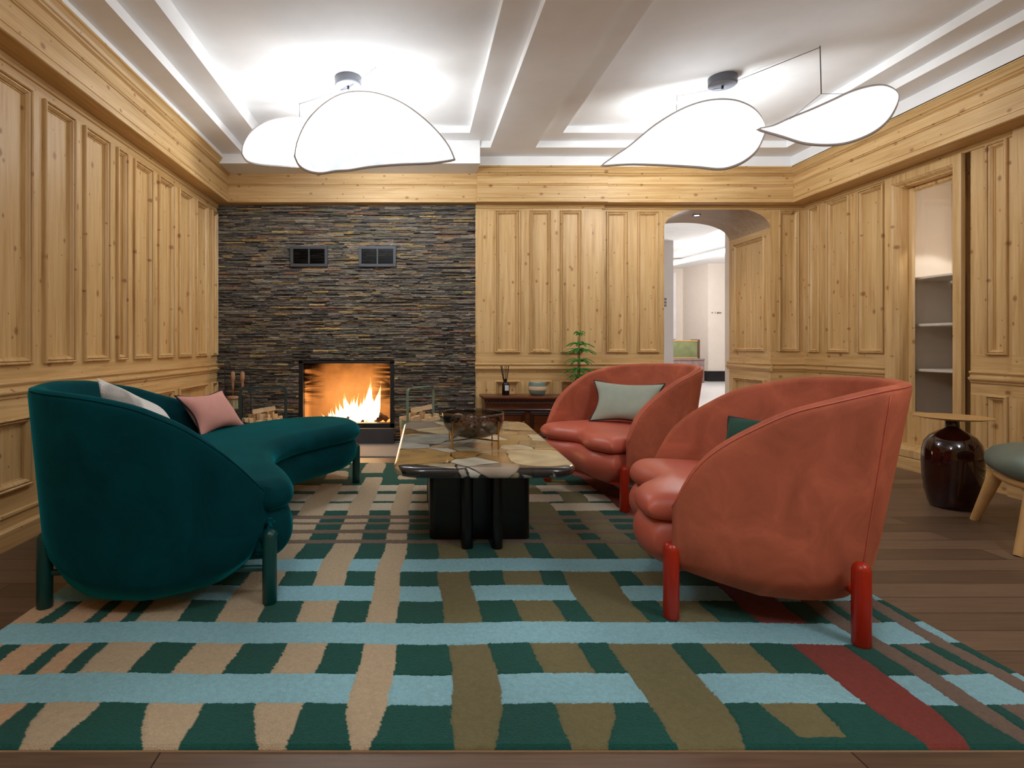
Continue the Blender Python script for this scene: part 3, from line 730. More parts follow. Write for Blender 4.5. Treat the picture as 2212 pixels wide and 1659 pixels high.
for x0, x1, a, b in ((-.42, -.25, 4.31, 4.69), (-.69, -.52, 4.11, 4.395), (-.67, -.54, 4.49, 4.63), (-.137, 0, 4.10, 4.25), (-.10, .02, 4.40, 4.62), (.35, .55, 4.2, 4.5), (.8, 1.0, 4.3, 4.6), (-1.0, -.85, 4.15, 4.4), (-1.2, -1.05, 4.3, 4.6), (1.2, 1.4, 4.2, 4.69)):
    m = (U > x0+.03*np.clip((V-b+.08)/.08, 0, 1)**2) & (U < x1-.03*np.clip((V-b+.08)/.08, 0, 1)**2) & (V > a) & (V < b); paint(m, BE if x0 < 1.1 else RD, 70)
# carved lines between colours, tufting
E = np.zeros((ny, nx), bool); E[:, 1:] |= idm[:, 1:] != idm[:, :-1]; E[1:, :] |= idm[1:, :] != idm[:-1, :]
H = H-.003*E
sh = 1+.10*np.sin(X*3.1+Y*5)*np.sin(X*7-Y*2.3)+rng.normal(0, .05, X.shape); C = C*sh[..., None]
H += rng.normal(0, .0004, H.shape)
edge = np.minimum.reduce([X-RX0, RX1-X, Y-RY0, RY1-Y]); H = np.where(edge < .008, .004+H*.6*np.sqrt(np.clip(edge, 0, 1)/.008+.01), H)
V3 = np.dstack([X, Y, H]).reshape(-1, 3)
idx = np.arange(nx*ny).reshape(ny, nx); q = np.stack([idx[:-1, :-1], idx[:-1, 1:], idx[1:, 1:], idx[1:, :-1]], -1).reshape(-1, 4)
def npmesh(name, V3, q, C, mat):
    me = bpy.data.meshes.new(name); me.vertices.add(len(V3)); me.vertices.foreach_set('co', V3.astype(np.float32).ravel())
    me.loops.add(q.size); me.loops.foreach_set('vertex_index', q.astype(np.int32).ravel()); me.polygons.add(len(q))
    me.polygons.foreach_set('loop_start', np.arange(0, q.size, 4, dtype=np.int32)); me.polygons.foreach_set('use_smooth', np.ones(len(q), bool))
    me.update(calc_edges=True); ca = me.color_attributes.new('Col', 'FLOAT_COLOR', 'POINT')
    ca.data.foreach_set('color', np.hstack([C.reshape(-1, 3), np.ones((len(V3), 1))]).astype(np.float32).ravel()); me.materials.append(mat)
    o = bpy.data.objects.new(name, me); COL.objects.link(o); return o
rug = tag(npmesh('rug', V3, q, C, M['rug']), 'large woven-check rug in dark green, light blue, olive, beige and red on the plank floor', 'rug')
mb = MB(); mb.box(RX0, RX1, RY0, RY1, 0, .0045); mb.build('backing', 'beige', rug, smooth=False)
RZ = .014

# ------------------------------------------------------------------ armchairs
def make_armchair(label, group):
    root = thing('armchair', (0, 0, RZ), label, 'armchair', group)
    A = .42
    pts = [Vector((.285, -.415)), Vector((.15, -.425)), Vector((0, -.42))]+[Vector((-.02-A*1.02*math.sin(t_), -A*math.cos(t_))) for t_ in [pi*i/12 for i in range(1, 12)]]+[Vector((0, .42)), Vector((.15, .425)), Vector((.285, .415))]
    path = catmull(pts, 110)
    path = path[::-1]    # outward normal on the right hand side
    zt = lambda k: interp(path[min(109, round(k*109))].x, [(-.5, .865), (-.30, .845), (-.07, .776), (.125, .655), (.20, .585), (.243, .53), (.27, .47), (.287, .40)])
    zb = lambda k: interp(path[min(109, round(k*109))].x, [(-.5, .14), (-.3, .11), (0, .115), (.287, .18)])
    mb, top = shell(path, zt, zb, .052, lambda k: interp(path[min(109, round(k*109))].x, [(-.45, .165), (-.2, .10), (.2, .05)]), .035, .13)
    mb.build('backrest', 'coral', root, smooth='all')
    MB().tube(top, .0028, 6).build('piping', 'coral_leather', root, smooth='all')
    cn = 15+7+9+1
    for side in (-1, 1):
        i_ = min(range(110), key=lambda i: abs(path[i].x+.33)+(9 if path[i].y*side < 0 else 0)); pts_ = [Vector(p_) for p_ in mb.v[i_*cn:i_*cn+15]]
        MB().tube([p_+Vector((-.0012, .0012*side, 0)) for p_ in pts_[1:]], .0022, 6).build('seam', 'coral_leather', root, smooth='all')
    def front(v, a=.37): return a+.045-.090*math.exp(-(v/.12)**2)-1.5*max(0, abs(v)-.20)**2
    Bf = lambda v: Vector((-math.sqrt(max(0, .385**2-v*v))-.0, v, 0)) if abs(v) < .385 else Vector((0, v, 0))
    Ff = lambda v: Vector((front(v), v, 0))
    pad(Bf, Ff, -.385, .385, .378, .058, .045, (.062, .045), 60, 34, .014).build('seat_cushion', 'coral_leather', root, smooth='all', weld=1e-5, relax=14)
    Ff2 = lambda v: Vector((.420-.050*math.exp(-(v/.13)**2)-2.2*max(0, abs(v)-.19)**2, v, 0))
    base = pad(Bf, Ff2, -.375, .375, .262, .085, .13, (.06, .16), 60, 34)
    base.build('seat_base', 'coral_leather', root, smooth='all', weld=1e-5, relax=14)
    for sx in (.286, -.286):
        for sy in (.40, -.40): leg(sx, sy, .275, .0275).build('leg', 'redleg', root)
    for sx in (.286, -.286): MB().cyl((sx, -.39, .15), (sx, .39, .15), .012).build('crossbar', 'redleg', root)
    return root
ch1 = make_armchair('coral velvet tub armchair with red legs, nearest the camera on the right of the rug', 'coral tub armchairs')
ch1.location = (1.325, 2.30, RZ); ch1.rotation_euler = (0, 0, math.atan2(.324, -.946))
ch2 = copy_tree(ch1); ch2.location = (1.367, 3.778, RZ); ch2.rotation_euler = (0, 0, math.atan2(-.349, -.937))
ch2['label'] = 'coral velvet tub armchair with red legs holding the pale sage cushion, beside the sideboard'

# ------------------------------------------------------------------ sofa
sofa = thing('sofa', (0, 0, RZ), 'long curved teal velvet sofa with rounded end on round legs', 'sofa')
F = catmull([(-.56, 2.14, 0), (-.50, 2.25, 0), (-.56, 2.45, 0), (-.68, 2.70, 0), (-.745, 2.97, 0), (-.70, 3.25, 0), (-.56, 3.52, 0), (-.43, 3.75, 0), (-.40, 3.95, 0), (-.47, 4.15, 0)], 201)
Bk = catmull([(-1.16, 2.05, 0), (-1.32, 2.18, 0), (-1.42, 2.40, 0), (-1.46, 2.70, 0), (-1.45, 3.0, 0), (-1.40, 3.35, 0), (-1.28, 3.70, 0), (-1.10, 4.0, 0), (-.86, 4.22, 0), (-.62, 4.28, 0)], 201)
FF = lambda s: F[min(200, max(0, int(round(s*200))))]; BB = lambda s: Bk[min(200, max(0, int(round(s*200))))]
pad(BB, FF, 0, 1, .385, .065, .05, (.075, .05), 120, 44, .01).build('seat_cushion', 'teal', sofa, smooth='all', weld=1e-5)
pad(lambda s: BB(s).lerp(FF(s), .02), lambda s: BB(s).lerp(FF(s), 1.0-.05*s), 0, 1, .25, .10, .12, (.06, .12), 120, 44).build('seat_base', 'teal', sofa, smooth='all', weld=1e-5)
sp_ = catmull([(-.585, 2.26), (-.585, 2.17), (-.62, 2.085), (-.70, 2.01), (-.83, 1.96), (-1.0, 1.945), (-1.18, 1.965), (-1.35, 2.04), (-1.44, 2.16), (-1.49, 2.36), (-1.52, 2.62), (-1.52, 3.0), (-1.47, 3.35), (-1.35, 3.68), (-1.20, 3.92)], 190)
def zs(k):
    p_ = sp_[min(189, round(k*189))]
    if p_.y < 2.3 and p_.x > -1.35: return interp(-p_.x, [(.58, .40), (.60, .455), (.62, .50), (.69, .60), (.815, .705), (.98, .78), (1.15, .815), (1.35, .83)])
    return interp(p_.y, [(2.0, .83), (2.3, .84), (2.6, .825), (3.0, .765), (3.4, .66), (3.7, .53), (3.92, .42)])
mb, top = shell(sp_[::-1], lambda k: zs(1-k), lambda k: interp(1-k, [(0, .19), (.10, .11), (.2, .065), (.28, .07), (.36, .12), (1, .16)]), .06, lambda k: interp(1-k, [(0, .02), (.15, .04), (.3, .085), (.6, .08), (1, .04)]), .06, .16)
mb.build('backrest', 'teal', sofa, smooth='all')
MB().tube(top, .0026, 6).build('piping', 'teal', sofa, smooth='all')
for lx, ly in ((-1.40, 2.094), (-.562, 2.131), (-.432, 4.0), (-1.22, 4.02)): leg(lx, ly, .285, .0275).build('leg', 'tealleg', sofa)
MB().cyl((-.475, 4.03, .14), (-1.22, 4.02, .14), .012).build('crossbar', 'tealleg', sofa); MB().cyl((-1.38, 2.10, .13), (-.57, 2.14, .13), .012).build('crossbar', 'tealleg', sofa)

# cushions
def cushion(name, corners, th, mat, pipe, label, wr=.06, pinch=.07):
    c = sum((Vector(q) for q in corners), Vector())/4
    mb, rim = pillow(*[Vector(q)-c for q in corners], th, pinch, wr=wr)
    o = mb.build(name, mat, smooth='all', weld=1e-5); o.location = c; tag(o, label, 'cushion')
    if pipe: MB().tube(rim, .0055, 6, closed=True).build('piping', pipe, o, smooth='all')['label'] = 'dark piping along the edge'
    return o
cushion('fur_cushion', [(-1.35, 2.35, .865), (-1.20, 2.60, .70), (-1.02, 2.52, .465), (-1.16, 2.22, .475)], .17, 'fur', None, 'white and grey cow hide cushion at the high end of the teal sofa', .1, .03)
cushion('linen_cushion', [(-1.42, 3.27, .705), (-1.30, 3.72, .705), (-1.16, 3.78, .455), (-1.28, 3.30, .46)], .12, 'pink', 'piping', 'pink linen cushion with dark piping on the teal sofa', .05, .11)
cushion('linen_cushion', [(1.33, 4.16, .742), (1.735, 3.87, .735), (1.60, 3.66, .465), (1.235, 3.96, .465)], .12, 'sage', 'piping', 'pale sage linen cushion with black piping on the far coral armchair', .08, .11)
cushion('velvet_cushion', [(1.434, 2.55, .675), (1.60, 2.18, .70), (1.46, 2.10, .47), (1.30, 2.44, .46)], .11, 'dkgreen', 'piping', 'dark green velvet cushion in the near coral armchair', .03)

# ------------------------------------------------------------------ coffee table
tb = thing('coffee_table', (.31, 3.1, RZ), 'low stone mosaic coffee table on a black ribbed base, centre of the rug', 'table')
TZ = .47; c4 = [(-.105, 2.405), (.715, 2.405), (.77, 3.93), (-.082, 3.93)]
seeds_px = [(350, 600, '#C79E5C', 1.15), (470, 450, '#A9ABA0', 1.0), (760, 470, '#A6A79C', 1.0), (240, 500, '#C9C7BC', .7), (340, 325, '#A79888', .9), (262, 383, '#7A5638', .5), (370, 385, '#6E5238', .45), (560, 560, '#E2DCCB', .6), (480, 365, '#D2BC92', .8), (860, 650, '#EBE3CC', .75), (750, 595, '#B58A4E', .7), (1070, 610, '#B38E5C', .8), (1010, 700, '#B3A392', .7), (1450, 610, '#DDD0AC', 1.2), (1240, 520, '#E4DCC0', .6), (1430, 435, '#D9CFB0', .7), (1250, 435, '#B69C6E', .7), (1120, 480, '#BE9858', .6), (1400, 495, '#A3906C', .7), (1250, 335, '#CBB084', 1.0), (1330, 395, '#8F7C58', .5), (1120, 395, '#C0A274', .6), (750, 540, '#B0AE92', .55), (980, 555, '#AFA084', .6), (1060, 445, '#E0DCCB', .55), (940, 520, '#B88A62', .55), (620, 510, '#BFA67E', .5), (430, 640, '#D6B67C', .6), (700, 690, '#B8AE9E', .4), (900, 720, '#D8D8CC', .5), (330, 492, '#3A2C22', .35), (1350, 480, '#E8E0C8', .35), (620, 690, '#CFC0A0', .45), (900, 360, '#8C7B66', .8), (1050, 330, '#B9A27C', .7)]
sd = []; sc = []; sw = []
for a, b, c, w in seeds_px:
    d = .53*1200/(840+b/4.147-747); sd.append(((820+a/4.147-899)*d/1200, d)); sc.append(srgb(c)); sw.append(w)
for i in range(60):   # edge and underside pieces
    k = random.random(); sd.append((random.uniform(-.12, .80), random.choice([2.35, 2.36, 3.97]) if k < .6 else random.uniform(2.4, 3.9))); sw.append(random.uniform(.28, .42)); sc.append(srgb(random.choice(['#2C2A2C', '#D8CBAA', '#B9A582', '#38363A', '#A89C8C', '#C9A870'])))
for i, (bx, bw_, bc) in enumerate([(.0, .5, '#242326'), (.12, .5, '#28262A'), (.22, .40, '#A09A90'), (.30, .5, '#242326'), (.47, .4, '#2C2A2C'), (.53, .42, '#28262A'), (.66, .5, '#242326'), (.72, .45, '#1E1D20')]): sd.append((bx, 2.375)); sw.append(bw_); sc.append(srgb(bc))
sd = np.array(sd); sc = np.array(sc); sw = np.array(sw)
def rounded_quad(c4, r, n=12):
    P = [Vector(p) for p in c4]; out = []
    for i in range(4):
        a, b, c = P[i-1], P[i], P[(i+1) % 4]; d1 = (a-b).normalized(); d2 = (c-b).normalized(); s, e = b+d1*r, b+d2*r
        for k in range(n+1):
            t_ = k/n; out.append((s*(1-t_)**2+b*2*t_*(1-t_)+e*t_*t_))
    return out
def bilinear_quad(c4, u, v):
    a, b, c, d = [Vector(p) for p in c4]; return (a*(1-u)+b*u)*(1-v)+(d*(1-u)+c*u)*v
outl = rounded_quad(c4, .14); cen = Vector((.325, 3.15))
res = []
for i in range(len(outl)):      # densify outline
    a, b = outl[i], outl[(i+1) % len(outl)]; m = max(1, int((b-a).length/.005))
    res += [a.lerp(b, k/m) for k in range(m)]
rings = []; nr = 280
for i in range(nr+1):
    k = i/nr
    rings.append([((cen.x+(p.x-cen.x)*k), (cen.y+(p.y-cen.y)*k), TZ-RZ) for p in res])
# shrink centre by insets, then roll over the rounded edge
prof = [(.0, .0)]; R_ = .024
rr = []
for j in range(1, 32):
    a = pi*j/31; rr.append((R_*math.sin(a), -R_*(1-math.cos(a))))
ins = R_
full = []
for row in rings: full.append([(cen.x+(x-cen.x)*(1-.055), cen.y+(y-cen.y)*(1-.03), z) for x, y, z in row])
last = full[-1]
for o_, dz in rr:
    row = []
    for (x, y, z), p in zip(last, res):
        f = o_/R_; row.append((x+(p.x-x)*f, y+(p.y-y)*f, TZ-RZ+dz))
    full.append(row)
full.append([(cen.x, cen.y, TZ-RZ-2*R_)]*len(res))
Va = np.array(full); R0, C0, _ = Va.shape; Pv = Va.reshape(-1, 3)
dd = np.zeros((len(Pv), len(sd)))
jx = .010*np.sin(Pv[:, 1]*21+Pv[:, 0]*9)+.006*np.sin(Pv[:, 1]*57); jy = .010*np.sin(Pv[:, 0]*19+Pv[:, 1]*7)+.006*np.sin(Pv[:, 0]*63)
zz = (TZ-RZ-Pv[:, 2])*1.6
for k in range(len(sd)): dd[:, k] = (Pv[:, 0]+jx*.5-sd[k, 0])**2+(Pv[:, 1]+jy*.5-zz-sd[k, 1])**2-(.17*sw[k])**2
srt = dd.argsort(1)[:, :2]; near = srt[:, 0]; ar = np.arange(len(Pv)); ew = (dd[ar, srt[:, 1]]-dd[ar, near])/(2*np.linalg.norm(sd[near]-sd[srt[:, 1]], axis=1))
cc = sc[near]; vein = np.clip((ew-.0028-.0022*np.sin(Pv[:, 0]*40+Pv[:, 1]*31))/.0018, 0, 1)[:, None]
vn = 1+.13*np.sin(Pv[:, 0]*37+3*np.sin(Pv[:, 1]*11+near)+near*2.1)*np.sin(Pv[:, 1]*23+near)
cc = cc*vn[:, None]*vein+np.array(srgb('#1B1815'))*(1-vein)
idx = np.arange(R0*C0).reshape(R0, C0); nxt = np.roll(idx, -1, 1)
q = np.stack([idx[:-1], nxt[:-1], nxt[1:], idx[1:]], -1).reshape(-1, 4)
Pv = Pv-np.array([.31, 3.1, 0]); tt = npmesh('tabletop', Pv, q, cc, M['marble']); tt.parent = tb
bm = bmesh.new(); bm.from_mesh(tt.data); bmesh.ops.recalc_face_normals(bm, faces=bm.faces); bm.to_mesh(tt.data); bm.free()
H_ = TZ-RZ-2*R_+.003
def slab(x0, x1, y0, y1):
    r_ = min(x1-x0, y1-y0)/2*.98; P = []
    for cx, cy, a0 in ((x1-r_, y1-r_, 0), (x0+r_, y1-r_, pi/2), (x0+r_, y0+r_, pi), (x1-r_, y0+r_, 1.5*pi)):
        for k in range(7): P.append((cx+r_*math.cos(a0+k*pi/12), cy+r_*math.sin(a0+k*pi/12)))
    return P
mb = MB(); mb.prism(slab(-.088, -.032, -.41, .62), 0, H_); mb.prism(slab(.057, .113, -.41, .62), 0, H_)
mb.prism(slab(-.242, .272, -.27, -.20), 0, H_); mb.prism(slab(-.242, .272, .40, .47), 0, H_); mb.prism(slab(-.235, -.165, -.27, .47), 0, H_); mb.prism(slab(.195, .265, -.27, .47), 0, H_)
mb.build('base', 'blacklacq', tb, bevel=0)

# bowl with pods
bw_ = thing('glass_bowl', (.303, 2.96, TZ), 'smoked glass bowl on a thin brass stand, on the stone coffee table', 'bowl')
prof = []
for i in range(15):
    a = -pi/2+(pi/2+.15)*i/14; prof.append((.1645*math.cos(a)**.62 if i else .002, .164+.118*math.sin(a)))
prof2 = [(max(.001, r_-.005), z_+.004) for r_, z_ in prof][::-1]; prof2[0] = (prof[-1][0]-.005, prof[-1][1])
MB().lathe(prof+prof2, (0, 0, -.002), 56).build('glass_vessel', 'smoke', bw_, smooth='all')
mb = MB()
for sx in (-1, 1):
    for sy in (-1, 1): mb.cyl((sx*.118, sy*.118, 0), (sx*.118, sy*.118, .142), .0042, 10)
mb.tube([(-.118, -.118, .042), (0, 0, .038), (.118, .118, .042)], .0035, 8); mb.tube([(-.118, .118, .042), (0, 0, .038), (.118, -.118, .042)], .0035, 8)
mb.build('stand', 'brass', bw_)
for k, (dx, dy, dz, r_, dv) in enumerate([(-.078, .015, .122, .046, (-.25, -.8, .55)), (-.022, -.050, .100, .054, (.25, -.95, .25)), (.062, .02, .118, .036, (.2, -.7, .7)), (.105, -.005, .100, .044, (.75, -.6, .35)), (.0, .075, .115, .042, (.1, -.3, .9))]):
    mb = MB(); mb.lathe([(.004, -r_*1.3), (r_*.3, -r_*1.1), (r_*.66, -r_*.7), (r_*.93, -r_*.2), (r_, .12*r_), (r_*.93, r_*.42), (r_*.7, r_*.68), (r_*.35, r_*.82), (.002, r_*.86)], (0, 0, 0), 24)
    o = mb.build('lotus_pod', 'pod', smooth='all'); o.location = (.303+dx, 2.96+dy, TZ+dz); o.rotation_euler = Vector(dv).to_track_quat('Z', 'Y').to_euler()
    tag(o, 'dried brown lotus pod with dark seed holes in the smoked glass bowl', 'seed pod', 'dried lotus pods in the glass bowl')
    mb = MB()
    for i in range(26):
        cz = 1-(i+.5)/26*1.05; ph = i*2.39996; st = math.sqrt(max(0, 1-cz*cz)); nn = Vector((st*math.cos(ph), st*math.sin(ph), cz)); c_ = Vector((nn.x*r_, nn.y*r_, nn.z*r_*.80+.06*r_)); n2 = Vector((nn.x, nn.y, nn.z/.8)).normalized()
        mb.cyl(c_-n2*.003, c_+n2*.0006, r_*.165, 9)
    mb.build('seed_holes', 'podhole', o, smooth=False)

# ------------------------------------------------------------------ sideboard and what stands on it
sbd = thing('sideboard', (1.48, 5.48, 0), 'low dark carved wood sideboard against the pine wall', 'sideboard'); hw = .836; SZ = .514
MB().box(-hw-.005, hw+.005, -.165, .150, SZ-.028, SZ).build('top', 'darkwood', sbd, bevel=.006)
plS = Plane((1.48-1.48, -.150, 0), (1, 0, 0), (0, -1, 0))
mb = MB(); mb.box(-hw+.02, hw-.02, -.140, .145, .08, SZ-.028); mb.build('body', 'darkwood', sbd, smooth=False)
mb = MB(); plS.strip(mb, -hw+.012, hw-.012, [(-.01, SZ-.07), (.008, SZ-.066), (.004, SZ-.055), (.012, SZ-.04), (.016, SZ-.028), (-.01, SZ-.028)])
k = -hw+.03
while k < hw-.03: mb.box(k, k+.018, -.163, -.150, SZ-.060, SZ-.040); k += .030
plS.strip(mb, -hw+.004, hw-.004, [(-.01, SZ-.138), (.010, SZ-.136), (.016, SZ-.128), (.010, SZ-.120), (-.01, SZ-.118)]); plS.strip(mb, -hw, hw, [(-.01, .06), (.014, .06), (.014, .10), (.0, .115), (-.01, .115)])
mb.build('moulding', 'darkwood2', sbd, smooth=False)
plS2 = Plane((0, -.141, 0), (1, 0, 0), (0, -1, 0))
for i in range(4):
    x0 = -hw+.06+i*.39; mb = MB(); plS2.frame(mb, x0, x0+.34, .12, SZ-.145, [(0, 0), (0, .012), (.01, .016), (.02, .010), (.028, .014), (.036, .004), (.04, -.002)]); d_ = mb.build('door', 'darkwood2', sbd, smooth=False)
    mb = MB(); plS2.quad(mb, x0+.038, x0+.302, .158, SZ-.183, .001); mb.build('door_panel', 'darkwood', d_, smooth=False)
    MB().sphere((x0+.325, -.165, .27), .009, 10, 6).build('knob', 'brass', d_)
for sx in (-1, 1):
    for sy in (-.11, .11): MB().lathe([(.022, 0), (.026, .01), (.018, .03), (.03, .055), (.024, .062)], (sx*(hw-.06), sy, 0), 16).build('foot', 'darkwood2', sbd)
# reed diffuser
df_ = thing('reed_diffuser', (.886, 5.50, SZ), 'dark glass reed diffuser bottle with white label on the sideboard', 'diffuser')
MB().lathe([(.034, 0), (.037, .004), (.037, .10), (.033, .115), (.020, .128), (.013, .134), (.013, .15), (.016, .151), (.016, .158), (.010, .158)], n=28).build('bottle', 'amber', df_)
mb = MB(); mb.grid([[(.0378*math.sin(a), -.0378*math.cos(a), z_) for a in [(-.35+i*.16) for i in range(8)]] for z_ in (.045, .098)]); mb.build('label', 'paper', df_)
for dx, dy in ((-.050, .0), (-.043, .01), (-.036, -.01), (-.032, .012), (-.005, .01), (.008, -.01), (.028, .0), (.034, .01)):
    MB().cyl((-.002+dx*.05, 0, .05), (dx, dy, .285+.006*random.random()), .0028, 6).build('reed', 'reed', df_)
# candle bowl
cb = thing('ceramic_candle', (1.196, 5.48, SZ), 'round sage ceramic candle bowl with cream band on the sideboard', 'candle')
MB().lathe([(.045, 0), (.060, .004), (.076, .02), (.085, .045), (.088, .07), (.087, .10), (.083, .125), (.078, .127), (.076, .112), (.01, .108)], n=40).build('bowl', 'ceramic', cb)
MB().lathe([(.0865, .050), (.0900, .053), (.0912, .070), (.0900, .086), (.0880, .089)], n=40, caps=False).build('band', 'band', cb)['label'] = 'cream paper band'
MB().lathe([(.001, .108), (.072, .110), (.070, .120), (.03, .124), (.001, .124)], n=32).build('wax', 'wax', cb)
# small conifer in a pot
pl_ = thing('potted_conifer', (1.604, 5.46, SZ), 'young green tiered conifer in a pot on the sideboard', 'plant')
MB().lathe([(.050, 0), (.055, .004), (.072, .12), (.076, .122), (.076, .135), (.068, .135), (.066, .12), (.002, .12)], n=32).build('pot', 'pot', pl_)
MB().tube([(0, 0, .1), (.004, 0, .3), (-.002, 0, .5), (.008, 0, .645)], [.006, .005, .004, .002], 8).build('stem', 'stem', pl_)
MB().tube([(-.012, .01, .1), (-.008, .01, .35), (-.010, .01, .58)], [.005, .004, .002], 8).build('stem', 'stem', pl_)
def branch(base, ang, ln, droop, w=.020):
    mb = MB(); d = Vector((math.cos(ang), math.sin(ang), 0)); s = Vector((-d.y, d.x, 0)); pts = []
    for i in range(13):
        t_ = i/12; pts.append(Vector(base)+d*ln*t_+Vector((0, 0, .018*math.sin(pi*t_)-droop*t_*t_)))
    mb.tube(pts, [.0022*(1-.6*i/12) for i in range(13)], 5)
    n = int(ln/.0030)
    for i in range(2, n):
        t_ = i/n; k = t_*12; j = min(11, int(k)); p = pts[j].lerp(pts[j+1], k-j); ww = w*(1-t_*.55)*min(1, t_*5)
        for sg in (-1, 1):
            e = p+s*sg*ww+d*ww*.55+Vector((0, 0, -.15*ww+random.uniform(-.003, .003))); dz = Vector((0, 0, .0012)); q_ = d*.0022
            mb.add([p-q_+dz, p+q_+dz, e, p-q_-dz, p+q_-dz], [(0,1,2), (3,2,4), (0,2,3), (1,4,2)])
        e = p+Vector((0, 0, .45*ww))+d*ww*.5; q_ = d*.0014; dz = s*.0012
        mb.add([p-q_+dz, p+q_+dz, e, p-q_-dz, p+q_-dz], [(0,1,2), (3,2,4), (0,2,3), (1,4,2)])
    return mb
for z_, ln, dr, n in ((.60, .062, .006, 5), (.50, .155, .022, 6), (.435, .185, .028, 7), (.335, .165, .03, 7), (.245, .17, .035, 7), (.18, .14, .03, 6)):
    for i in range(n+3):
        a = 2*pi*i/(n+3)+z_*17; branch((.0, 0, z_+random.uniform(-.012, .012)), a, ln*random.uniform(.72, 1.02), dr, .027).build('branch', 'leaf', pl_, smooth=False)

# ------------------------------------------------------------------ vase side table
vt = thing('side_table', (3.33, 3.45, 0), 'glossy oxblood glazed vase side table with round pale oak top', 'side table')
MB().lathe([(.085, 0), (.108, .004), (.118, .03), (.134, .10), (.144, .19), (.148, .28), (.145, .35), (.134, .40), (.108, .440), (.070, .468), (.046, .482), (.036, .492), (.034, .535), (.04, .545)], n=56).build('vase_body', 'glaze', vt, smooth='all')
MB().lathe([(.04, .538), (.09, .541), (.150, .549), (.185, .557), (.189, .560), (.188, .562), (.001, .563)], n=64).build('tabletop', 'oak', vt)['label'] = 'round pale oak top'

# ------------------------------------------------------------------ green chair, right edge
gc = thing('chair', (3.31, 2.745, 0), 'pale wood chair with grey green leather seat at the right edge', 'chair')
sdir = Vector((.53, .85)).normalized(); ndir = Vector((.85, -.53)).normalized()
def sq(a, r, p=3.0):
    c, s = math.cos(a), math.sin(a); k = (abs(c)**p+abs(s)**p)**(-1/p); q_ = ndir*(r*k*c)+sdir*(r*k*s); return q_
def sqlathe(prof, n=64, p=3.0): return MB().grid([[(*sq(2*pi*k/n, r_, p), z_) for k in range(n)] for r_, z_ in prof]+[[(0, 0, prof[-1][1])]*n], True)
sqlathe([(.001, .33), (.27, .33), (.30, .335), (.328, .352), (.338, .385), (.334, .42), (.31, .452), (.25, .477), (.15, .488), (.05, .492)]).build('seat', 'greenleather', gc, smooth='all')['label'] = 'grey green leather seat'
sqlathe([(.001, .29), (.28, .29), (.300, .297), (.304, .31), (.300, .325), (.28, .332)]).build('seat_frame', 'oak', gc, smooth='all')
for a, b in ((-1, -1), (-1, 1), (1, -1), (1, 1)):
    p0 = ndir*.25*a+sdir*.25*b; p1 = ndir*.325*a+sdir*.325*b
    MB().tube([(p1.x, p1.y, 0), (p0.x, p0.y, .295)], [.019, .034], 18).build('leg', 'oak', gc)
P = []
for i in range(25):
    k = i/24; w = -.08+.40*k; bulge = .30+.06*math.cos(pi*(k-.5)); row = []
    hz = .13*(1-abs(2*k-1)**3)**(1/3)
    c_ = ndir*(w+.06)+sdir*bulge
    for j in range(16):
        a = 2*pi*j/16; row.append((c_.x+sdir.x*.028*math.cos(a), c_.y+sdir.y*.028*math.cos(a), .60+hz*math.sin(a)))
    P.append(row)
MB().grid(P, True).build('backrest', 'blueleather', gc, smooth='all')['label'] = 'blue upholstered backrest'
for w in (-.1, .15):
    c_ = ndir*w+sdir*.30; MB().cyl((c_.x, c_.y, .30), (c_.x+sdir.x*.05, c_.y+sdir.y*.05, .52), .013).build('back_support', 'oak', gc)

# ------------------------------------------------------------------ log baskets, firewood, fire tools
def firewood(cx, cy, zr, R, label, group, seed, zl=.0):
    random.seed(seed); n = 0
    for ring, (rad, cnt) in enumerate(((.0, 1), (.085, 6), (.160, 12))):
        for i in range(cnt):
            a = 2*pi*i/max(1, cnt)+.3*ring; w = random.uniform(.020, .030); d = random.uniform(.018, .030); h = .30+random.uniform(-.01, .02)+(.02 if ring < 2 else -.01)
            n_ = random.choice([3, 4, 4]); P = [(w*1.15*math.cos(2*pi*k/n_+.4+random.uniform(-.15, .15)), d*1.15*math.sin(2*pi*k/n_+.4+random.uniform(-.15, .15))) for k in range(n_)]
            mb = MB(); mb.prism(P, 0, h); o = mb.build('firewood', 'wood_end', smooth=False, bevel=.002, seg=1)
            o.location = (cx+rad*math.cos(a), cy+rad*math.sin(a), zl+.03); o.rotation_euler = (random.uniform(-.06, .06), random.uniform(-.06, .06), random.uniform(0, 3)); tag(o, label, 'firewood', group)
    for i in range(3):
        mb = MB(); mb.prism([(-.022, -.02), (.024, -.018), (.0, .026)], 0, .10); o = mb.build('firewood', 'wood_end', smooth=False, bevel=.002, seg=1)
        a = 2.1+i*2.2; o.location = (cx+.07*math.cos(a)-.06, cy+.07*math.sin(a), zr+.075+.012*i); o.rotation_euler = (0, pi/2-.15, random.uniform(-.7, .7)); tag(o, label, 'firewood', group)
M['wood_end'] = pine('split_wood', 2, 0, '#D9B88C', '#C09A68', '#E8CDA6', False, .8)
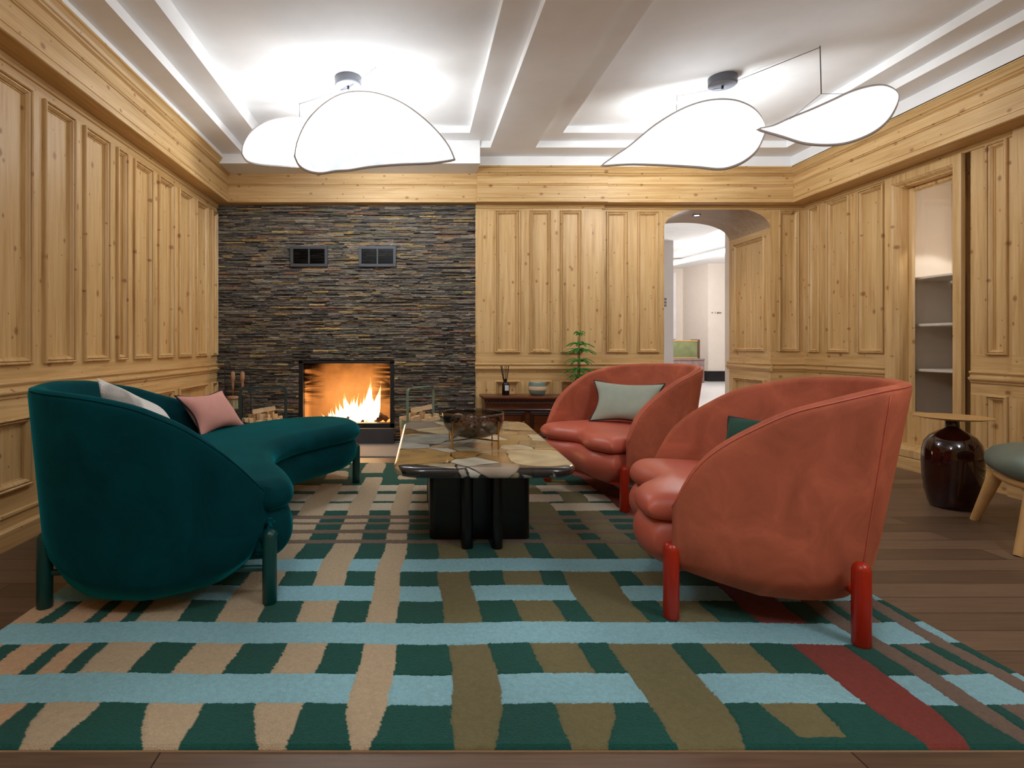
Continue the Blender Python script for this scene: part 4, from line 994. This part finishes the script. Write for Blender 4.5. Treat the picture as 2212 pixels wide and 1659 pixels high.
def basket(cx, cy, R, zr, body, band_, handle, ang, label, grip, thick=.005):
    b = thing('log_basket', (cx, cy, 0), label, 'basket')
    MB().lathe([(.001, .016), (R*.93, .012), (R*.96, .02), (R, zr-.06), (R, zr-.06), (R-.006, zr-.06), (R*.95, .03), (.001, .03)], n=48).build('body', body, b)
    MB().lathe([(R-.004, zr-.085), (R+.004, zr-.085), (R+.004, zr), (R-.004, zr), (R-.006, zr-.08)], n=48).build('rim_band', band_, b)
    d = Vector((math.cos(ang), math.sin(ang), 0)); s = Vector((-d.y, d.x, 0)); pts = []; ht = .60
    for p_ in ((-1, zr-.09), (-1, ht-.05), (-.97, ht-.02), (-.88, ht), (.88, ht), (.97, ht-.02), (1, ht-.05), (1, zr-.09)): pts.append(d*(p_[0]*(R+.004))+Vector((0, 0, p_[1])))
    P = [[p-s*.014, p+s*.014] for p in pts]; mb = MB(); mb.grid(P); o = mb.build('handle', handle, b, smooth=False); md = o.modifiers.new('th', 'SOLIDIFY'); md.thickness = thick; md.offset = 0
    mb = MB(); mb.cyl(d*(-.7*R)+Vector((0, 0, ht)), d*(.7*R)+Vector((0, 0, ht)), .010, 12); mb.build('grip', grip, b)
    return b
basket(.045, 5.34, .20, .300, 'beige', 'sagegreen', 'sagegreen', math.radians(52), 'beige and sage log basket with tall handle right of the fireplace', 'sagegreen')
firewood(.045, 5.34, .30, .20, 'split pale firewood piece in the beige and sage basket', 'firewood in the right basket', 3, 0)
basket(-1.46, 5.31, .205, .290, 'black', 'black', 'darkgreen', math.radians(20), 'dark log basket with green strap handle left of the fireplace', 'copper', .026)
firewood(-1.46, 5.31, .29, .20, 'split pale firewood piece in the dark basket', 'firewood in the left basket', 4, 0)
ft = thing('fire_tool_stand', (-1.79, 5.575, 0), 'thin black fire tool stand beside the dark log basket', 'stand')
mb = MB(); zt_ = .765
mb.tube([(-.13, 0, .012), (-.13, 0, zt_-.01), (-.12, 0, zt_), (.12, 0, zt_), (.13, 0, zt_-.01), (.13, 0, .012)], .0045, 8); mb.tube([(-.13, 0, .60), (.13, 0, .60)], .003, 8); mb.tube([(-.1, -.03, .60), (.1, -.03, .60)], .003, 6); mb.tube([(-.1, 0, .60), (-.1, -.03, .60)], .003, 6); mb.tube([(.1, 0, .60), (.1, -.03, .60)], .003, 6)
mb.build('rod_frame', 'black', ft); MB().box(-.14, .14, -.06, .06, 0, .014).build('base_plate', 'black', ft, bevel=.003)
HAND = [(.002, .19), (.014, .187), (.021, .172), (.0215, .13), (.019, .098), (.0145, .094), (.013, .06), (.010, .0)]
br_ = thing('hearth_brush', (-1.825, 5.535, 0), 'hearth brush with beech handle hanging on the black tool stand', 'brush')
MB().lathe(HAND, (0, 0, .555), 20).build('handle', 'beech', br_, smooth='all'); MB().cyl((0, 0, .50), (0, 0, .56), .004, 8).build('ferrule_rod', 'brass', br_); MB().lathe([(.001, .50), (.045, .50), (.055, .49), (.055, .475), (.048, .470), (.001, .470)], n=24).build('brush_head', 'beech', br_)
mb = MB()
for i in range(160):
    a = random.uniform(0, 2*pi); r_ = .046*math.sqrt(random.random()); mb.cyl((r_*math.cos(a), r_*math.sin(a), .472), (r_*1.1*math.cos(a), r_*1.1*math.sin(a), .37+random.uniform(0, .012)), .0022, 4)
tag(mb.build('bristles', 'bristle', br_, smooth=False), kind='stuff')
pk = thing('fire_poker', (-1.73, 5.535, 0), 'black fire poker with beech handle hanging on the tool stand', 'poker')
MB().lathe(HAND, (0, 0, .555), 20).build('handle', 'beech', pk, smooth='all'); MB().cyl((0, 0, .51), (0, 0, .56), .004, 8).build('collar', 'brass', pk); MB().tube([(0, 0, .51), (0, 0, .12), (.0, 0, .08), (.03, 0, .06)], .006, 8).build('shaft', 'black', pk)

# ------------------------------------------------------------------ pendant lamps
def shade(root, U, Lw, bulge, sag=0):
    """U, Lw: world-space upper and lower outline from tip to tip"""
    n = 48; u = catmull(U, n+1); l = catmull(Lw, n+1); base = root.location; mb = MB()
    for s in (1, -1):
        G = []
        for i in range(n+1):
            row = []
            for w in nodes(18):
                h = (1-abs(2*w-1)**2.2)**.7*math.sin(pi*i/n)**.6
                q_ = u[i].lerp(l[i], w); q_ = q_+Vector((0, -s*bulge*h-sag*h, 0))-base; row.append(q_)
            G.append(row)
        mb.grid(G)
    o = mb.build('shade', 'shade', root, smooth='all')
    at_ = o.data.attributes.new('Glow', 'FLOAT', 'POINT'); gv = []
    for s in (1, -1):
        for i in range(n+1):
            for w in nodes(18): gv.append(max(0, (1-abs(2*w-1)**2.0))*math.sin(pi*i/n)**1.3)
    at_.data.foreach_set('value', gv)
    rim = [p-base for p in u]+[p-base for p in l[::-1][1:-1]]
    MB().tube(rim, .0115, 8, closed=True).build('shade_rim', 'rim', o, smooth='all'); return o
def cable(root, pts, r=.0024): MB().tube([Vector(p)-root.location for p in pts], r, 6).build('cable', 'cable', root)
ZC = 3.006
def pendant(cx, cy, label):
    root = thing('pendant_lamp', (cx, cy, ZC), label, 'lamp')
    MB().lathe([(.001, -.062), (.094, -.062), (.100, -.056), (.100, 0), (.001, 0)], n=40).build('canopy', 'canopy', root); MB().cyl((0, 0, -.085), (0, 0, -.06), .008, 10).build('cord_grip', 'black', root)
    return root
p1 = pendant(-.508, 4.16, 'pendant lamp with two overlapping white leaf shades above the fireplace end')
D = lambda L_, f: [at(x, y, f(x)) for x, y in L_]
fA = lambda x: 3.98+.00018*(x-800)
shade(p1, D([(638, 338), (645, 303), (665, 262), (700, 226), (740, 204), (785, 199), (832, 208), (880, 231), (930, 271), (965, 312), (981, 345)], fA),
      D([(638, 338), (648, 358), (668, 370), (695, 374), (725, 369), (756, 367), (800, 360), (860, 355), (930, 352), (981, 345)], fA), .035, .10)
fB = lambda x: 4.58+.0002*(x-600)
shade(p1, D([(524, 333), (528, 310), (545, 284), (575, 264), (610, 255), (650, 256), (690, 268), (730, 295), (765, 330), (780, 350)], fB),
      D([(524, 333), (535, 348), (560, 355), (600, 358), (650, 361), (700, 362), (750, 360), (780, 350)], fB), .03, .08)
hk = at(812, 142, 3.98); cable(p1, [(-.508, 4.16, 2.93), (hk.x, hk.y, ZC-.01)]); cable(p1, [(hk.x, hk.y, ZC), at(812, 203, 3.98)])
hk = at(647, 222, 4.585); cable(p1, [(-.508, 4.16, 2.93), (hk.x, hk.y, ZC-.01)]); cable(p1, [(hk.x, hk.y, ZC), at(647, 257, 4.585)])
p2 = pendant(2.29, 4.153, 'pendant lamp with two white leaf shades touching tip to rim, on the right')
fC = lambda x: 4.6-.0017*(x-1300)
shade(p2, D([(1300, 358), (1330, 337), (1361, 315.5), (1410, 275), (1462, 242), (1508, 223), (1550, 215.6), (1589, 218), (1622, 232), (1641, 252), (1650, 275)], fC),
      D([(1300, 358), (1345, 355), (1378, 354.6), (1443, 357), (1508, 361), (1547, 365), (1573, 362.7), (1605, 349.7), (1632, 327), (1648, 294), (1650, 275)], fC), .04, .06)
fE = lambda x: 3.92-.0012*(x-1636)
shade(p2, D([(1637, 279.7), (1670, 273), (1705, 257), (1752, 238), (1801, 216), (1833, 201), (1872, 188.6), (1905, 185), (1928, 193.5), (1938, 206.5)], fE),
      D([(1637, 279.7), (1687, 294), (1735.7, 309), (1788, 313), (1833.4, 307.4), (1882, 288), (1914.8, 261.8), (1934, 229), (1938, 206.5)], fE), .045, .03)
hk = at(1463, 205, 4.44); cable(p2, [(2.29, 4.153, 2.93), (hk.x, hk.y, ZC-.01)]); cable(p2, [(hk.x, hk.y, ZC), at(1461, 243, 4.33)])
hk = at(1771.5, 99, 3.715); cable(p2, [(2.39, 4.14, ZC-.03), (hk.x, hk.y, ZC-.01)]); jn = at(1774, 202.6, 3.715); cable(p2, [(hk.x, hk.y, ZC), jn], .0035)
cable(p2, [jn, at(1706, 258, 3.82)], .0014); cable(p2, [jn, at(1833, 203, 3.69)], .0014)
# downlight in the arch
dl = thing('downlight', (3.06, 6.06, 2.424), 'small round downlight in the arch soffit', 'lamp')
MB().lathe([(.028, -.004), (.040, -.004), (.040, .004), (.028, .004)], n=24, caps=False).build('trim_ring', 'canopy', dl); MB().lathe([(.001, -.002), (.027, -.002), (.027, .003), (.001, .003)], n=20).build('lens', 'bulbglow', dl)

# ------------------------------------------------------------------ hall beyond the arch
struct(MB().box(1.5, 12, 6.46, 18, -.1, 0).build('floor_hall', 'whitefloor', smooth=False))
struct(MB().box(8.2, 12.0, 15.6, 15.8, 0, 3.6).build('wall_hall_right', 'hallwall', smooth=False))
struct(MB().prism([(8.2, 15.601), (7.97, 16.6), (7.90, 16.62), (7.90, 17.2), (8.4, 17.2), (8.4, 15.65)], 0, 3.6).build('wall_hall_corner', 'hallwall', smooth=False))
struct(MB().box(1.5, 8.4, 16.62, 16.8, 0, 3.6).build('wall_hall_back', 'hallwall', smooth=False))
struct(MB().box(1.4, 1.5, 6.46, 17, 0, 3.6).build('wall_hall_left', 'hallwall', smooth=False)); struct(MB().box(11.9, 12, 6.46, 16, 0, 3.6).build('wall_hall_end', 'hallwall', smooth=False))
mb = MB(); mb.box(1.4, AX0, 6.461, 6.55, 0, 3.6); mb.box(AX1+.001, 12, 6.461, 6.55, 0, 3.6); mb.grid([[(x, 6.461, z_) for x, z_ in fr], [(x, 6.461, 3.6) for x, z_ in fr]]); struct(mb.build('wall_hall_front', 'hallwall', smooth=False))
mb = MB(); mb.prism([(8.18, 15.57), (12, 15.57), (12, 15.61), (8.2, 15.61)], 0, .29); mb.prism([(8.18, 15.57), (7.93, 16.62), (7.98, 16.62), (8.22, 15.62)], 0, .29); struct(mb.build('baseboard_hall', 'blackbase', smooth=False))
mb = MB(); mb.box(1.4, 6.02, 6.46, 17, 3.31, 3.7); mb.prism([(7.35, 16.8), (8.60, 8.6), (12, 8.6), (12, 17), (7.35, 17)], 3.31, 3.335); mb.box(6, 12, 6.46, 8.7, 3.31, 3.7); mb.box(6, 12, 6.46, 17, 3.62, 3.8)
struct(mb.build('ceiling_hall', 'plaster', smooth=False))
struct(MB().prism([(7.42, 16.6), (8.64, 8.9), (8.68, 8.9), (7.47, 16.6)], 3.345, 3.47).build('trim_11', 'cove', smooth=False))
col_ = struct(MB().box(4.9, 5.65, 12.2, 12.9, 0, 3.32).build('wall_hall_pillar', 'greywall', smooth=False))
cv = MB().box(6.9, 7.72, 16.50, 16.56, 1.2, 3.17); 
M['canvas_'] = M['canvas']; tag(cv.build('wall_canvas', 'canvas', smooth=False, bevel=.004), 'tall white textured canvas on the hall wall above the trunks', 'canvas')
tk = thing('trunk', (7.1, 15.2, 0), 'old green trunk with brown edges on top of the worn trunk in the hall', 'trunk')
MB().box(-.6, .50, -.2, .2, .66, 1.14).build('body', 'trunk', tk, bevel=.01); MB().box(.50, .56, -.21, .21, .66, 1.17).build('leather_end', 'leatheredge', tk, bevel=.01)
mb = MB(); mb.box(-.6, .50, -.21, -.2, 1.12, 1.15); mb.box(-.6, .50, -.21, -.2, .66, .69); mb.build('wood_batten', 'oak', tk, smooth=False)
tk2 = thing('trunk', (7.1, 15.2, 0), 'worn patchy trunk on the hall floor beneath the green trunk', 'trunk')
MB().box(-.7, .66, -.25, .25, .0, .60).build('body', 'trunk2', tk2, bevel=.015); MB().box(-.71, .67, -.26, .26, .60, .655).build('lid', 'trunk2', tk2, bevel=.012)
def text(body, loc, size, rot, mat, name, label):
    c = bpy.data.curves.new(name, 'FONT'); c.body = body; c.size = size; c.extrude = .004; c.align_x = 'CENTER'
    o = bpy.data.objects.new(name, c); COL.objects.link(o); bpy.context.view_layer.update()
    me = bpy.data.meshes.new_from_object(o.evaluated_get(bpy.context.evaluated_depsgraph_get())); bpy.data.objects.remove(o)
    me.materials.clear(); me.materials.append(M[mat]); o = bpy.data.objects.new(name, me); COL.objects.link(o); o.location = loc; o.rotation_euler = rot; tag(o, label, 'lettering'); return o
text('\u2190 1 after', (8.43, 15.592, 1.905), .075, (pi/2, 0, 0), 'ink', 'wall_lettering', 'small dark lettering on the pale far hall wall')
text('III\nIII\nIII', (5.47, 12.19, 2.0), .07, (pi/2, 0, 0), 'ink', 'wall_lettering', 'three tiny dark lines of lettering on the grey hall pillar')
